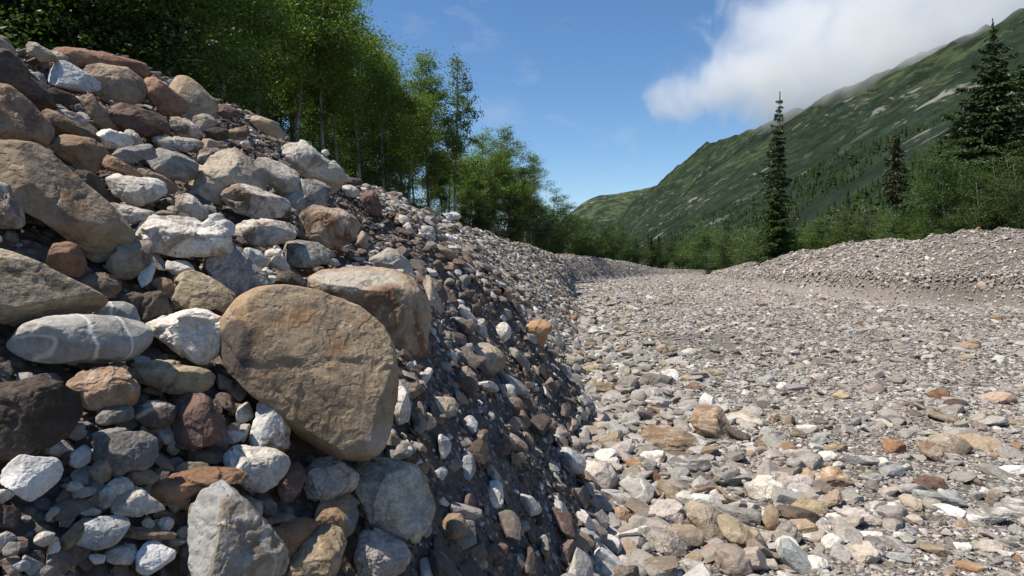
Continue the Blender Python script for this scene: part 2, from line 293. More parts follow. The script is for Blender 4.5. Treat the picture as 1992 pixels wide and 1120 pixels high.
STONES = """
A|red|0,0|240,240 400,255 560,285 680,320 735,345 738,400 690,400 620,370 520,345 460,345 390,310 330,285 290,262|long reddish brown slab lying along the crest of the pile below the trees
A|white|.1,0|180,205 210,200 250,230 230,250 195,240|small pale stone perched at the left end of the reddish crest slab
A|greytan|0,0|150,225 190,220 250,265 280,300 240,320 195,310 155,270|tan lump resting left of the reddish crest slab
A|greytan|0,0|250,260 300,265 350,300 330,330 280,310|low grey tan stone tucked under the left end of the reddish crest slab
A|bluewhite|0,0|262,375 330,320 385,320 440,370 490,420 500,460 460,480 400,465 330,440 290,400|pale lilac white boulder with creased top near the crest
A|tan|0,0|465,340 540,335 600,350 680,360 735,420 740,480 715,530 640,545 560,530 510,490 490,420|blocky tan boulder with sunlit flat top under the reddish crest slab
A|red|0,0|735,420 790,400 850,430 900,480 950,520 965,570 900,600 840,590 800,540 760,480|rusty red brown block right of the blocky tan boulder at the crest
A|tan|0,0|880,430 940,400 1010,398 1050,440 1110,520 1120,570 1060,610 1000,630 960,600 955,540 910,480|ridged tan boulder with strata standing up at the crest against the trees
A|brown|0,0|-60,430 0,450 60,480 110,540 160,620 220,700 245,745 120,760 -60,760|large tan brown boulder cut by the left edge above the smooth slab
A|dark|-.05,0|-60,240 40,290 100,360 170,440 240,530 200,560 150,565 90,520 0,480 -60,470|large dark brown boulder at the upper left edge of the pile
A|greytan|0,0|-30,190 0,180 40,210 70,270 50,305 20,290 -20,270|small tan boulder at the left edge near the top of the pile
A|dark|0,0|-30,110 0,120 50,145 100,185 130,210 90,215 40,190 -20,160|dark slab on the skyline at the far left top of the pile
A|grey|0,0|155,385 190,375 235,410 240,450 225,490 190,470 165,430|small pale grey stone below the lilac white boulder at its left
A|brown|.1,0|425,475 480,490 550,560 600,630 625,690 590,695 540,660 500,600 450,530|leaning olive brown slab below the blocky tan boulder
A|darkred|-.05,0|560,550 680,540 800,590 860,650 860,690 760,715 680,700 630,650|dark reddish block in shade under the blocky tan boulder
A|brown|0,0|240,560 330,600 400,650 480,720 510,750 440,745 380,720 330,740 270,650|long brown slab leaning above the round orange brown stone
A|mottled|.1,0|300,575 350,570 430,610 495,680 500,710 440,670 380,640|thin blotched slab lying on the long brown slab
A|dark|0,0|240,465 310,455 370,490 400,530 340,540 270,530 235,500|dark grey stone under the lilac white boulder
A|grey|0,0|180,600 215,590 260,640 240,665 200,655|small grey wedge beside the dark brown boulder at upper left
A|white|.05,0|500,670 580,670 650,700 680,750 620,780 540,770 500,730|pale lumpy stone at the foot of the leaning olive brown slab
A|pale|.15,0|650,680 690,670 735,740 740,775 700,770 665,720|small upright pinkish stone right of the pale lumpy stone
A|orange|.1,0|295,765 340,720 400,700 460,715 540,770 565,810 555,855 490,895 420,870 350,830|rounded orange brown boulder above the smooth tan slab
A|orange|0,0|560,800 620,840 700,900 740,930 690,925 620,905 545,865|smooth orange slab leaning beneath the rounded orange brown boulder
A|grey|0,0|720,760 770,745 805,785 795,830 740,815 700,850 640,840 580,800 640,780|mottled grey stone right of the rounded orange brown boulder
A|mottled|.05,0|890,620 950,605 1010,640 1045,700 1040,725 970,715 920,690|white blotched stone under the rusty red crest block
A|mottled|0,0|800,710 860,705 960,715 1040,725 1048,780 1010,795 920,775 840,770|long brown and white stone lying under the white blotched stone
A|grey|.1,0|780,840 810,775 880,768 960,800 1020,840 1010,890 950,940 900,940 850,890|pale grey boulder with flat sunlit top left of the forked boulder
A|mottled|.05,0|1015,820 1060,775 1130,765 1165,800 1130,840 1060,850 1020,845|small blotched block just above the forked boulder
P|greytan|.1,0|373,337 386,319 409,322 431,300 456,287 475,296 490,320 512,335 514,357 505,369 475,361 449,360 437,375 436,400 413,412 390,398 377,368|forked tan white boulder with two humps in the middle of the pile
A|white|.15,0|570,910 620,900 720,930 800,940 850,975 840,1010 780,1050 720,1072 650,1050 600,1000|white pitted boulder below the smooth orange slab
P|mottled|.1,0|210,398 233,395 262,403 290,412 300,420 285,430 258,435 232,430 215,412|low grey stone right of the smooth tan slab
A|pale|.1,0|915,1015 960,1003 1010,1020 1060,1080 1075,1120 1020,1145 960,1110 930,1060|pale tan knob below the white pitted boulder at its right
A|dark|0,0|400,880 470,900 530,950 545,1000 500,1030 440,980|dark stone in shade behind the smooth tan slab
A|brown|0,0|700,865 760,890 850,930 905,980 915,1010 860,1010 800,960 740,920|brown slab sloping behind the white pitted boulder
P|mottled|.1,0|-15,345 0,349 20,367 32,390 38,415 42,440 20,445 -15,445|rusty blotched boulder at the left edge under the smooth tan slab
P|brown|.02,0|218,204 240,200 258,215 244,240 230,228|small olive brown stone behind the leaning olive brown slab
A|darkred|0,0|1110,545 1180,540 1240,570 1240,600 1180,610 1120,590|dark blotched stone on the crest right of the ridged tan boulder
A|brown|.1,0|1190,670 1280,650 1295,680 1260,730 1200,720|flat squared brown stone near the crest
A|dark|0,0|1060,680 1120,660 1180,670 1190,700 1150,730 1090,710|dark rusty stone left of the flat squared brown stone
A|tan|0,0|1050,720 1100,720 1145,745 1110,780 1060,770|small tan block under the dark rusty stone
A|greytan|0,0|1000,620 1080,590 1130,640 1060,690 1020,670|tan block beneath the ridged tan boulder
P|tan|.2,0|-20,285 50,280 105,283 130,310 160,345 185,370 215,405 240,450 242,475 225,505 195,515 165,500 140,460 105,425 60,390 20,350 -20,335|big smooth tan slab leaning down from the left edge
P|big|.3,.2|436,642 462,594 486,571 524,560 557,558 610,564 655,569 696,586 726,609 749,642 764,680 771,725 769,781 760,845 745,882 722,890 692,892 647,882 610,864 576,834 561,811 535,785 501,766 475,740 449,710 437,676|huge smooth brown boulder standing on edge in the centre of the pile
E|block|.1,.1|540,90 580,60 650,50 760,52 860,70 960,65 1040,95 1110,120 1160,160 1165,350 1160,590 1130,640 1020,650 980,560 960,470 920,380 870,290 780,220 700,190 610,165 550,150|big squared tan and rust block behind the huge brown boulder
B|white|.15,0|405,235 430,205 480,195 540,215 600,250 660,290 710,330 722,370 710,440 690,470 640,430 580,390 510,360 450,310 420,270|large rough white boulder at the top right of the pile
B|white|.3,0|600,250 630,240 645,265 620,275|small bump of pale stone on the large rough white boulder
B|pale|.05,0|250,300 300,285 370,320 440,370 490,405 450,440 400,500 370,490 330,450 305,410 300,360|smooth flat pale slab between the forked boulder and the rough white one
B|speck|.1,0|410,490 450,430 500,405 560,395 620,405 650,440 640,490 620,530 540,530 490,560 450,595 430,550|grey blotched block below the smooth flat pale slab
B|mottled|.15,0|95,480 110,440 150,420 210,425 290,450 350,490 400,520 430,560 430,600 340,605 260,605 190,590 130,545|oval mottled grey boulder under the forked boulder
B|rustmot|.15,0|465,600 490,550 540,530 620,540 700,560 780,600 795,650 780,710 720,750 680,765 620,740 540,700 480,660|round rusty boulder with creased dark patches at the right side of the pile
B|mottled|.15,0|140,650 190,610 260,600 340,610 430,625 465,670 440,710 370,730 290,745 200,750 145,700|low brown white boulder left of the round rusty boulder
B|speck|.15,0|400,760 430,720 500,712 590,720 660,745 668,800 640,840 570,850 490,865 440,850 420,810|loaf shaped grey boulder with white cap above the big squared block
B|bluewhite|.05,0|195,760 240,750 290,770 320,810 310,850 270,850 240,810|small white stone left of the white tan knob in the middle of the pile
B|white|.1,0|310,780 350,755 390,770 420,820 435,870 380,870 330,850|white tan knob left of the loaf shaped grey boulder
B|bluewhite|.1,0|0,650 50,620 120,605 150,640 145,680 100,705 60,680|bluish white stone left of the low brown white boulder
B|bluewhite|0,0|0,590 60,570 95,585 60,620 20,620|small bluish stone behind the bluish white stone
B|speck|.05,0|0,830 50,790 140,745 190,770 240,830 300,890 350,945 360,960 250,965 180,1010 160,1040 100,990 30,890|speckled grey slab boulder above the huge brown boulder
B|dark|.1,0|365,890 400,870 450,880 520,930 525,965 440,970 370,960|dark brown stone behind the top of the huge brown boulder
C|ochre|.15,0|895,460 930,380 1000,335 1050,340 1110,390 1170,440 1230,490 1200,560 1180,580 1140,530 1080,540 1000,550 930,520|ochre boulder with pale vein left of the speckled grey slab
C|white|.1,0|725,130 780,80 850,60 920,48 970,60 1040,110 1120,150 1200,205 1180,230 1100,255 1000,270 900,265 800,240 750,210|wide pale flat topped boulder in the middle of the pile
C|greytan|0,0|590,280 640,220 700,185 760,180 790,210 770,270 720,330 650,370 600,390 565,340|grey brown stone wedged right of the lower end of the smooth tan slab
P|olive|.1,.1|-40,480 0,490 22,498 56,512 90,531 131,554 165,572 188,591 188,612 150,614 101,618 64,632 49,638 22,632 -40,610|big smooth olive brown boulder at the left edge above the white veined stone
C|red|.1,0|285,215 340,185 390,200 420,260 435,320 415,365 360,370 300,350 260,300|small pinkish brown stone under the smooth tan slab
C|veined|.2,.1|110,710 130,660 200,620 300,580 400,568 500,565 600,580 700,610 750,640 750,690 700,760 650,800 560,810 440,810 330,815 230,800 150,760|flat pale grey stone crossed by white veins at the left
C|veined|.1,0|500,560 505,520 560,500 640,497 690,520 715,590 700,650 600,620|small pale grey lump behind the flat veined stone
C|white|.2,.1|765,650 790,610 870,590 960,560 1060,540 1130,532 1170,570 1175,640 1160,740 1110,810 1040,825 970,790 920,740 860,700|white triangular boulder between the flat veined stone and the huge brown boulder
C|dark|.1,0|720,540 740,480 800,440 850,460 868,510 830,570 780,610 740,600|dark knobbly stone above the white triangular boulder
C|dark|0,0|630,470 700,445 780,450 750,500 720,550 690,530 640,500|flat dark grey stone behind the flat veined stone
C|ochre|.15,.1|680,855 760,820 850,800 960,830 1060,860 1100,910 1080,950 1000,975 900,975 800,940 720,915|flat ochre slab under the white triangular boulder
C|rustmot|.15,.1|375,900 420,850 480,835 600,830 650,850 700,890 702,980 680,1030 600,1045 500,1060 450,1040 380,1000|square rusty block with grey top below the flat veined stone
D|dark|.1,.1|-60,90 0,95 60,100 150,115 260,140 330,190 370,250 375,320 350,370 250,400 140,470 40,520 -60,540|big dark brown boulder at the left edge in the lower pile
C|orange|0,0|790,375 840,370 900,395 915,440 890,490 840,440|shaded orange stone left of the ochre boulder
C|white|.1,0|865,310 900,282 960,290 1010,325 950,360 890,375|small white stone above the ochre boulder
C|bluewhite|0,0|750,290 790,268 800,340 780,400 740,430 720,380|upright bluish stone left of the small white stone
C|dark|-.05,0|430,370 520,345 600,400 620,450 560,480 480,450|dark brown stone in the gap above the flat veined stone
C|white|.05,0|900,370 960,350 990,360 920,400|pale sliver under the small white stone
B|white|.1,0|290,865 320,852 350,880 330,900 300,895|white pebble above the huge brown boulder
B|white|.1,0|325,905 350,893 368,915 350,938 328,930|lower white pebble above the huge brown boulder
B|tan|.1,0|790,690 810,660 840,700 845,750 820,760 785,730|small tan stone right of the round rusty boulder
B|pale|0,0|870,800 930,750 1000,770 1050,830 1080,900 1000,910 900,890 850,850|broad pale slab half buried behind the big squared block
E|greytan|.05,0|1110,110 1160,90 1200,180 1235,250 1225,330 1175,370 1165,180|pale stone behind the right end of the big squared block
B|tan|0,0|235,65 300,75 360,100 400,150 410,185 350,180 290,140 250,100|flat tan slab on the crest left of the large rough white boulder
B|dark|.05,0|720,385 800,395 820,430 760,430 720,410|flat dark stone on the crest right of the large rough white boulder
B|pale|.05,0|710,435 760,425 800,460 780,490 720,480|pale block under the flat dark crest stone
B|darkred|.05,0|800,470 850,450 900,485 915,560 860,590 820,530|dark purplish block jutting from the crest right of the pile
K|white|.1,0|540,280 590,300 620,360 580,380 520,330|white upright stone on the sunlit gravel crest
K|pale|.1,0|550,360 600,340 670,460 610,450|pinkish block under the white upright stone
K|white|.1,0|630,400 680,370 780,370 820,400 800,440 820,500 740,480 680,450|lumpy cream boulder on the sunlit bank beside the pinkish block
K|greytan|.1,0|960,370 1010,340 1080,430 1060,450 1000,440|pale tan stone near the sunlit gravel crest
K|bluewhite|.1,0|890,450 910,430 960,460 970,500 920,500|bluish white stone on the sunlit bank
K|orange|.1,0|880,510 910,490 970,520 960,550 900,540|orange stone just below the bluish white stone on the bank
K|olive|.1,0|790,520 850,520 980,590 990,630 940,650 860,610|olive grey slab on the sunlit bank
K|orange|.1,0|890,670 930,660 1010,700 990,730 900,700|orange tan slat below the olive grey slab
K|grey|.1,0|1000,780 1060,760 1110,800 1090,860 990,830|grey block low on the sunlit bank
K|white|.1,0|920,280 980,255 1030,290 1000,315 930,310|rounded white stone on the skyline of the sunlit gravel crest
K|tan|.1,0|770,240 820,235 840,290 790,300|squared tan stone on the sunlit gravel crest
K|ochre|.1,0|1020,640 1060,610 1085,650 1050,670|small ochre stone right of the olive grey slab
K|pale|.1,0|1020,690 1060,660 1140,720 1130,760 1070,740|pale wedge below the small ochre stone
B|bluewhite|.1,0|1240,575 1300,565 1320,600 1260,610|pale oblong stone right of the lumpy cream boulder
D|bluewhite|.15,0|35,590 70,530 120,495 190,505 260,510 300,555 290,620 240,690 190,730 150,710 100,660 50,640|angular bluish white boulder at the lower left
D|speckdark|.05,0|500,500 580,440 640,400 720,370 780,400 805,460 800,530 760,560 700,560 640,610 590,570|round dark grey marbled boulder at the lower left
D|darkred|0,0|900,190 1020,175 1080,220 1130,300 1165,370 1160,400 1080,440 1000,470 910,465 895,350|smooth dark brown wedge in shade left of the standing blotched stone
D|veindark|.05,0|690,260 740,215 820,210 890,240 905,300 860,340 790,360 740,310|dark round stone laced with pale veins
D|grey|.1,0|490,370 560,350 630,350 660,385 600,430 540,450 500,430|grey angular stone above the round dark marbled boulder
D|grey|.05,0|510,310 560,260 640,235 685,255 680,300 600,320 540,340|bluish grey stone under the square rusty block
D|bluewhite|.1,0|370,480 430,440 465,470 465,530 420,560 375,550|small bluish white stone left of the round dark marbled boulder
D|olive|.1,0|470,560 500,510 550,510 575,560 570,620 530,645 490,610|olive egg shaped stone below the round dark marbled boulder
D|brown|.05,0|655,600 720,560 790,580 820,610 790,635 700,650 670,630|brown wedge above the rust coloured slab
D|white|.15,0|515,770 530,700 590,630 640,605 680,640 675,690 620,730 560,775|tilted cream white stone left of the rust coloured slab
D|white|.2,0|590,770 620,710 690,670 740,665 770,720 830,760 850,790 800,800 700,810 620,810|rough white stone under the left tip of the rust coloured slab
D|rust|.2,.1|745,680 850,640 940,600 1050,565 1130,555 1200,575 1275,605 1270,625 1150,655 1090,670 980,745 900,755 830,735 770,720|flat rust coloured slab behind the tall grey shard
P|shard|.35,.1|364,970 375,947 394,940 409,944 424,959 457,985 472,1000 500,1030 522,1060 545,1090 560,1160 380,1160 372,1060 366,1010|tall grey and brown shard standing at the bottom edge
D|bluewhite|.25,0|400,910 440,860 520,820 610,810 655,840 640,900 600,960 540,980 470,975 420,945|smooth white egg shaped stone at the lower left
D|brown|.2,0|310,1005 340,960 380,890 430,830 500,810 530,825 460,850 420,920 370,1000|narrow brown slat leaning left of the white egg shaped stone
D|brown|.2,0|640,875 740,868 850,885 915,905 870,930 760,930 650,905|flat brown flake right of the white egg shaped stone
D|bluewhite|.25,0|715,1010 750,950 790,940 850,975 900,990 895,1030 840,1080 780,1115 730,1090|angular white stone left of the tall grey shard
D|mottled|.15,0|550,1000 620,955 680,960 705,1010 690,1060 600,1060 550,1040|tan blotched stone under the flat brown flake
D|pale|.15,0|735,850 760,812 800,850 800,875 740,870|little pinkish stone above the flat brown flake
D|pale|.15,0|185,930 230,885 270,890 275,940 240,965 200,955|little pink grey stone at the lower left
D|bluewhite|.2,0|70,1070 110,1035 150,1050 150,1080 100,1100|bluish pebble in the bottom left corner
D|grey|.15,0|20,1000 60,945 100,960 90,1010 40,1015|grey chip above the bluish pebble in the corner
D|white|.1,0|-20,670 0,670 60,665 70,690 30,730 -20,745|white stone cut by the left edge below the dark brown boulder
D|pale|.15,0|410,780 470,765 520,780 510,805 440,810|small pale stone above the narrow brown slat
D|grey|.1,0|240,830 260,780 300,760 300,800 260,840|little grey stone left of the narrow brown slat
D|pale|.15,0|350,660 380,630 430,635 430,680 390,685|small pinkish cap stone on a grey chip
D|grey|.1,0|380,700 430,665 480,655 495,690 410,720|grey chip under the small pinkish cap stone
D|white|.1,0|820,860 840,820 880,815 900,850 890,885 840,885|small blotched white stone left of the tall grey shard
D|white|.2,0|250,1010 290,930 310,980 290,1000|white spike shaped pebble near the narrow brown slat
D|pale|.15,0|915,900 950,860 980,870 985,940 930,940|pale chip against the left side of the tall grey shard
D|dark|.1,0|930,940 990,950 1000,1130 950,1130|dark grey shard pressed against the left of the tall grey shard
D|dark|.0,0|970,480 1050,450 1150,440 1170,500 1130,540 1010,530|dark brown block above the rust coloured slab
D|olive|.05,0|900,590 960,530 1040,530 1095,550 1000,590 930,610|grey brown stone behind the rust coloured slab
D|grey|0,0|340,340 400,320 445,340 440,390 400,420 350,390|grey stone in shade right of the big dark brown boulder
D|bluewhite|.1,0|460,1010 500,1005 545,1015 540,1050 500,1060 475,1035|little grey white stone below the white egg shaped stone
F|pale|.15,0|165,660 240,650 320,700 335,770 300,830 250,790 200,740|pale pink stone right of the tall grey shard
F|grey|.1,0|265,650 310,632 370,680 425,720 400,760 350,770 310,710|dark edged grey stone right of the pale pink stone
F|olive|.1,0|300,830 340,790 420,750 490,755 540,795 450,810 380,820 340,870|pale green grey stone behind the rust brown block
F|rust|.2,0|340,880 380,810 480,800 580,790 640,775 650,830 620,900 570,1000 500,1040 430,1020 390,950|squared rust brown block at the bottom between the shard and the tan column
F|stand|.2,0|270,340 290,220 300,110 350,40 390,32 450,90 485,150 490,200 495,290 490,370 460,400 400,390 330,360|upright blotched white and brown stone leaning on the huge brown boulder
F|white|.25,0|110,420 150,360 220,355 290,360 360,362 430,400 490,440 480,490 420,560 350,610 300,625 240,600 190,530 140,500|pitted white boulder in front of the upright blotched stone
F|lilac|.2,0|585,500 620,470 660,440 710,418 770,430 830,480 905,540 880,600 830,640 780,660 700,650 640,680 620,620 590,570|knobbly lilac grey stone under the huge brown boulder
F|multi|.15,.1|850,470 950,430 1060,430 1180,470 1240,490 1300,570 1350,680 1330,780 1300,850 1240,915 1150,880 1060,850 980,820 900,760 860,680 850,600 880,545|large patchy grey ochre boulder right of the knobbly lilac stone
F|orange|.2,0|648,760 680,680 740,655 830,640 870,700 900,750 880,840 820,900 760,850 690,830 660,810|orange stone with grey side under the knobbly lilac stone
F|tanup|.3,0|500,1150 510,1110 530,1040 580,980 630,880 680,835 740,832 800,870 820,940 800,1020 770,1150|tan stone column rising from the bottom edge
F|lilac|.25,0|880,900 900,860 950,845 1020,880 1100,900 1180,920 1210,990 1200,1060 1170,1130 1000,1150 900,1110 880,1000|large smooth lilac white boulder at the bottom edge
F|pale|.35,0|900,1090 940,1068 1060,1110 1080,1150 900,1150|flat pale stone at the bottom edge beside the tan column
F|darkred|.05,0|430,530 500,450 560,470 590,560 560,640 500,690 440,650|dark brown stone between the pitted white boulder and the knobbly lilac stone
E|white|.05,0|990,660 1030,720 1065,800 1060,850 980,870|white blotched stone right of the base of the huge brown boulder
E|greytan|.15,0|1150,740 1210,725 1290,730 1315,770 1290,820 1220,840 1180,800|grey stone with tan lower edge on the shaded slope
E|greytan|.1,0|1080,840 1120,805 1170,815 1200,880 1150,900 1090,880|rounded grey stone below the grey stone with tan edge
E|grey|0,0|930,1010 980,960 1060,950 1100,990 1070,1040 1000,1050 940,1035|dark grey angular stone at the lower right of the huge brown boulder
E|brown|0,0|1010,650 1100,650 1120,700 1070,740 1030,720|brown stone under the big squared block
E|white|.1,0|1095,635 1160,570 1180,600 1160,650 1110,660|white chip right of the foot of the big squared block
G|orangeS|.4,0|425,360 470,330 540,325 595,325 597,370 570,390 560,440 540,480 510,470 480,430 440,400|angular orange brown boulder jutting out of the gravel slope
G|pale|.2,0|145,360 180,335 240,318 255,370 265,420 220,410 160,385|cream stone on the slope left of the jutting orange boulder
G|white|.15,0|295,370 340,335 385,375 385,410 350,445 310,420|pale squared stone between the cream stone and the jutting orange boulder
G|greytan|.25,0|150,470 200,445 270,445 320,475 355,520 345,580 310,620 250,630 200,600 160,550|rounded grey tan boulder in the middle of the gravel slope
G|greytan|.2,0|90,600 130,565 165,570 200,610 215,660 180,690 130,670 90,640|smaller tan stone below the rounded grey tan boulder
G|white|.2,0|420,560 450,535 480,560 460,585 425,585|small white stone under the jutting orange boulder
G|white|.1,0|30,270 70,240 100,265 85,290 45,290|white cobble on the sunlit slope above the cream stone
G|white|.1,0|105,230 130,218 145,245 120,255|white pebble on the sunlit slope above the cream stone
G|ochre|.1,0|740,565 800,553 862,560 865,600 840,630 800,600 770,590|flat yellow ochre stone on the river bed, upper of two
G|ochre|.1,0|770,670 810,645 870,645 935,680 920,710 860,715 820,690|oval yellow ochre stone on the river bed, lower of two
G|orange|.1,0|695,500 730,480 765,515 740,545 700,540|small orange stone above the two yellow ochre stones
G|speck|.1,0|945,660 960,620 1010,612 1050,640 1050,690 990,700|round grey stone right of the oval yellow ochre stone
G|purewhite|.1,0|1160,590 1200,580 1240,590 1265,640 1210,660 1180,620|bright white stone on the gravel river bed
H|banded|.1,0|750,290 770,240 830,225 920,250 1000,290 1100,330 1100,380 1020,395 900,380 800,350|large cracked orange tan boulder on the river bed
H|banded|.05,0|1045,200 1060,150 1130,115 1190,110 1250,200 1270,260 1260,340 1200,350 1120,310 1060,280|brown and cream banded boulder behind the cracked orange tan boulder
H|pale|.1,0|1265,180 1330,148 1390,160 1440,215 1480,250 1380,250 1310,220|pale low ridge shaped stone right of the banded boulder
H|purewhite|.1,0|470,420 540,370 600,370 625,430 620,500 560,480|rough white stone behind the large lilac grey boulder
H|lilac|.1,0|365,560 360,500 420,445 500,445 580,480 615,530 600,600 540,660 470,675 420,650 380,610|large round lilac grey boulder at the foot of the shaded slope
H|veined|.1,0|615,570 660,545 740,550 800,570 825,610 810,680 740,725 700,690 680,640 640,600|angular grey boulder with thin veins right of the round lilac boulder
H|rust|.1,0|655,440 720,435 780,480 790,530 750,530 700,490|long rust brown stone above the angular veined boulder
H|rust|.1,0|790,530 820,490 860,520 865,570 830,585 790,560|small rusty block at the end of the long rust brown stone
H|lilac|.15,0|775,760 800,720 870,680 950,670 1005,700 1020,760 1010,830 940,835 850,830 790,810|pinkish white boulder below the thin branch
H|greytan|.1,0|1015,700 1070,680 1140,710 1210,770 1250,860 1240,930 1180,945 1110,880 1050,800|big rounded tan boulder right of the pinkish white boulder
H|olive|.12,0|1210,780 1270,755 1340,800 1440,860 1475,940 1440,1000 1380,1015 1330,970 1270,930 1240,880|long lobed olive tan boulder beside the big rounded tan boulder
H|ochre|.1,0|865,850 920,830 1000,840 1035,870 1030,920 970,910 900,880|cream stone under the pinkish white boulder
H|speck|.1,0|745,870 790,835 860,850 930,890 1000,950 1018,1000 960,1025 880,1010 820,960 780,900|cracked grey boulder below the cream stone
H|greytan|.05,0|1010,850 1060,840 1110,880 1120,930 1080,970 1040,930|tan round stone between the cream stone and the big tan boulder
H|brownblk|.15,0|1185,990 1240,940 1320,935 1360,1010 1400,1140 1230,1140|angular brown grey block at the bottom edge
H|orange|.15,0|570,750 600,715 680,735 685,790 650,820 590,790|small orange block left of the pinkish white boulder
H|ochre|.05,0|610,850 680,855 750,900 795,950 770,970 700,920 650,880|ochre flake left of the cracked grey boulder
H|olive|0,0|865,545 930,590 1040,630 1100,660 960,680 880,690 840,620|olive slab under the thin branch
H|grey|0,0|1100,670 1240,720 1380,740 1455,770 1420,835 1330,790 1220,750|grey blue wedge slab behind the long lobed boulder
H|white|.1,0|740,400 800,380 890,390 885,440 840,490 780,440|white angular stone below the cracked orange tan boulder
H|striped|.05,0|905,440 980,400 1090,430 1160,480 1140,510 1050,500 960,520 910,490|dark striped grey stone below the cracked orange tan boulder
H|striped|.05,0|930,560 1000,530 1080,560 1060,610 980,600|pale striped stone above the thin branch
H|tan|.15,0|300,230 320,180 370,210 375,260 320,270|small tan block at the edge of the slope shadow
H|tan|.1,0|430,350 520,340 525,390 480,405 420,385|brick shaped tan stone above the large lilac grey boulder
H|white|.15,0|280,760 300,730 340,790 335,820 300,820|white oblong pebble in the strip of sun at the slope foot
H|olive|.1,0|345,780 380,770 410,800 400,825 360,820|olive pebble right of the white oblong pebble
I|tan|.15,0|100,800 130,720 170,700 198,740 190,830 160,870 120,850|upright tan stone right of the long lobed boulder
I|ochre|.15,0|270,690 330,662 420,690 480,740 460,765 380,745 300,730|flat ochre oval stone near the bottom right
I|dark|.1,0|180,710 260,705 360,745 445,800 420,830 330,835 250,790|dark grey slab under the flat ochre oval stone
I|speck|.15,0|165,900 200,830 250,785 320,850 330,900 260,950 200,960|angular grey stone in front of the dark grey slab
I|white|.15,0|435,920 450,880 520,870 575,910 575,960 510,975 440,950|rounded cream white stone near the bottom right
I|pale|.15,0|590,1010 620,960 660,920 740,920 780,1000 790,1040 700,1045 620,1040|pale greenish boulder near the bottom edge right of the cream white stone
I|striped|.1,0|700,880 780,900 820,950 800,990 760,950|striped grey flake leaning on the pale greenish boulder
I|greytan|.1,0|915,650 980,640 1030,680 1030,740 980,755 930,700|grey tan block left of the smooth blue grey slab
I|bluegrey|.15,0|995,625 1060,612 1160,630 1240,665 1300,705 1230,705 1100,680 1020,655|smooth blue grey slab on the right side of the bed
I|striped|.15,0|1285,780 1330,750 1400,730 1480,715 1540,720 1550,770 1480,800 1380,830 1300,820|long white striped boulder at the lower right
I|mottled|.15,0|1410,690 1430,620 1480,610 1520,650 1500,700 1440,715|white and dark upright stone above the long striped boulder
I|pale|.1,0|1345,915 1420,908 1495,910 1500,970 1420,985 1360,960|flat tan slab in the lower right corner
I|purewhite|.15,0|1205,930 1250,920 1320,935 1330,965 1270,975 1215,950|white oblong stone left of the flat tan slab
I|olive|.05,0|1010,930 1080,920 1150,950 1210,1000 1150,1005 1070,980|flat olive slab left of the white oblong stone
I|greytan|.15,0|1090,310 1160,290 1250,280 1310,340 1320,385 1250,425 1170,400 1120,360|large tilted tan grey boulder on the right side of the bed
I|tan|.05,0|1260,285 1380,290 1470,310 1490,370 1400,385 1320,375|broad tan slab behind the large tilted boulder
I|rust|.15,0|805,345 850,310 900,340 940,385 880,405 830,390|dark rust wedge left of the large tilted boulder
I|rustmot|.1,0|1020,340 1080,330 1130,370 1180,430 1170,470 1110,460 1060,410|mottled brown stone leaning against the large tilted boulder
I|grey|.1,0|890,420 930,400 970,405 970,430 920,440|small round grey stone below the dark rust wedge
I|olive|.15,0|1060,135 1090,120 1150,160 1210,190 1260,220 1190,220 1110,190|long narrow grey green stone lying aslant
I|pinktan|.1,0|1385,70 1430,45 1530,35 1580,80 1560,95 1480,110 1410,120|pinkish tan slab at the right edge of the bed
I|rust|.1,0|1080,60 1120,15 1180,40 1200,80 1140,88|rust brown pyramid shaped stone left of the pinkish tan slab
I|dark|.1,0|1165,95 1230,75 1300,85 1300,115 1230,128 1180,115|dark grey flat stone under the rust pyramid stone
I|grey|.1,0|210,400 270,385 380,370 400,430 370,450 290,430|flat grey stone left of the round white stone
I|purewhite|.1,0|420,430 440,390 500,385 540,410 530,440 460,455|round white stone right of the flat grey stone
I|bluegrey|.1,0|375,335 430,280 475,290 475,330 430,355|blue grey angular stone above the flat grey stone
I|white|.1,0|295,240 350,228 430,245 400,275 330,265|flat white stone above the blue grey angular stone
I|olive|.1,0|255,285 300,255 360,285 350,305 280,308|small olive stone left of the blue grey angular stone
I|banded|.05,0|405,560 450,490 520,475 590,530 630,600 550,605 470,580|brown blotched flat boulder in the lower right bed
I|lilac|.05,0|130,540 200,505 330,520 400,560 400,620 320,610 250,620 160,580|large flat pinkish grey boulder in the lower right bed
I|white|.05,0|0,570 80,530 200,580 240,620 220,680 100,690 0,690|white crusted boulder left of the flat pinkish grey boulder
I|bluewhite|.1,0|240,620 290,605 350,615 350,650 290,665 250,655|bluish white cobble in front of the flat pinkish grey boulder
I|white|.1,0|475,770 530,750 570,780 560,815 500,815|white cobble right of the dark grey slab
I|lilac|.05,0|545,740 620,720 700,730 750,780 820,800 780,830 680,830 600,780|flat lilac boulder right of the white cobble
I|striped|.1,0|660,545 720,515 780,505 800,570 740,578|blue and white striped stone left of the brown slab
I|white|.1,0|725,450 780,430 830,420 845,450 800,480 750,480|white stone under the small round grey stone
I|darkred|.05,0|1000,570 1060,530 1150,560 1185,610 1130,615 1040,595|brown slab above the smooth blue grey slab
I|striped|.1,0|1530,680 1600,660 1680,690 1690,800 1590,790 1550,740|white striped boulder cut by the right edge
I|bluewhite|.1,0|1465,500 1530,470 1620,470 1660,510 1560,525|bluish white flat stone at the right edge
I|pale|.1,0|945,780 1000,755 1040,790 1040,830 980,800|small pinkish stone below the grey tan block
I|orange|.1,0|1440,405 1480,392 1500,410 1470,428|small orange stone near the right edge
I|white|.1,0|305,1060 340,1010 410,1000 480,1040 490,1100 400,1120 330,1090|pale rounded boulder at the bottom edge near the brown grey block
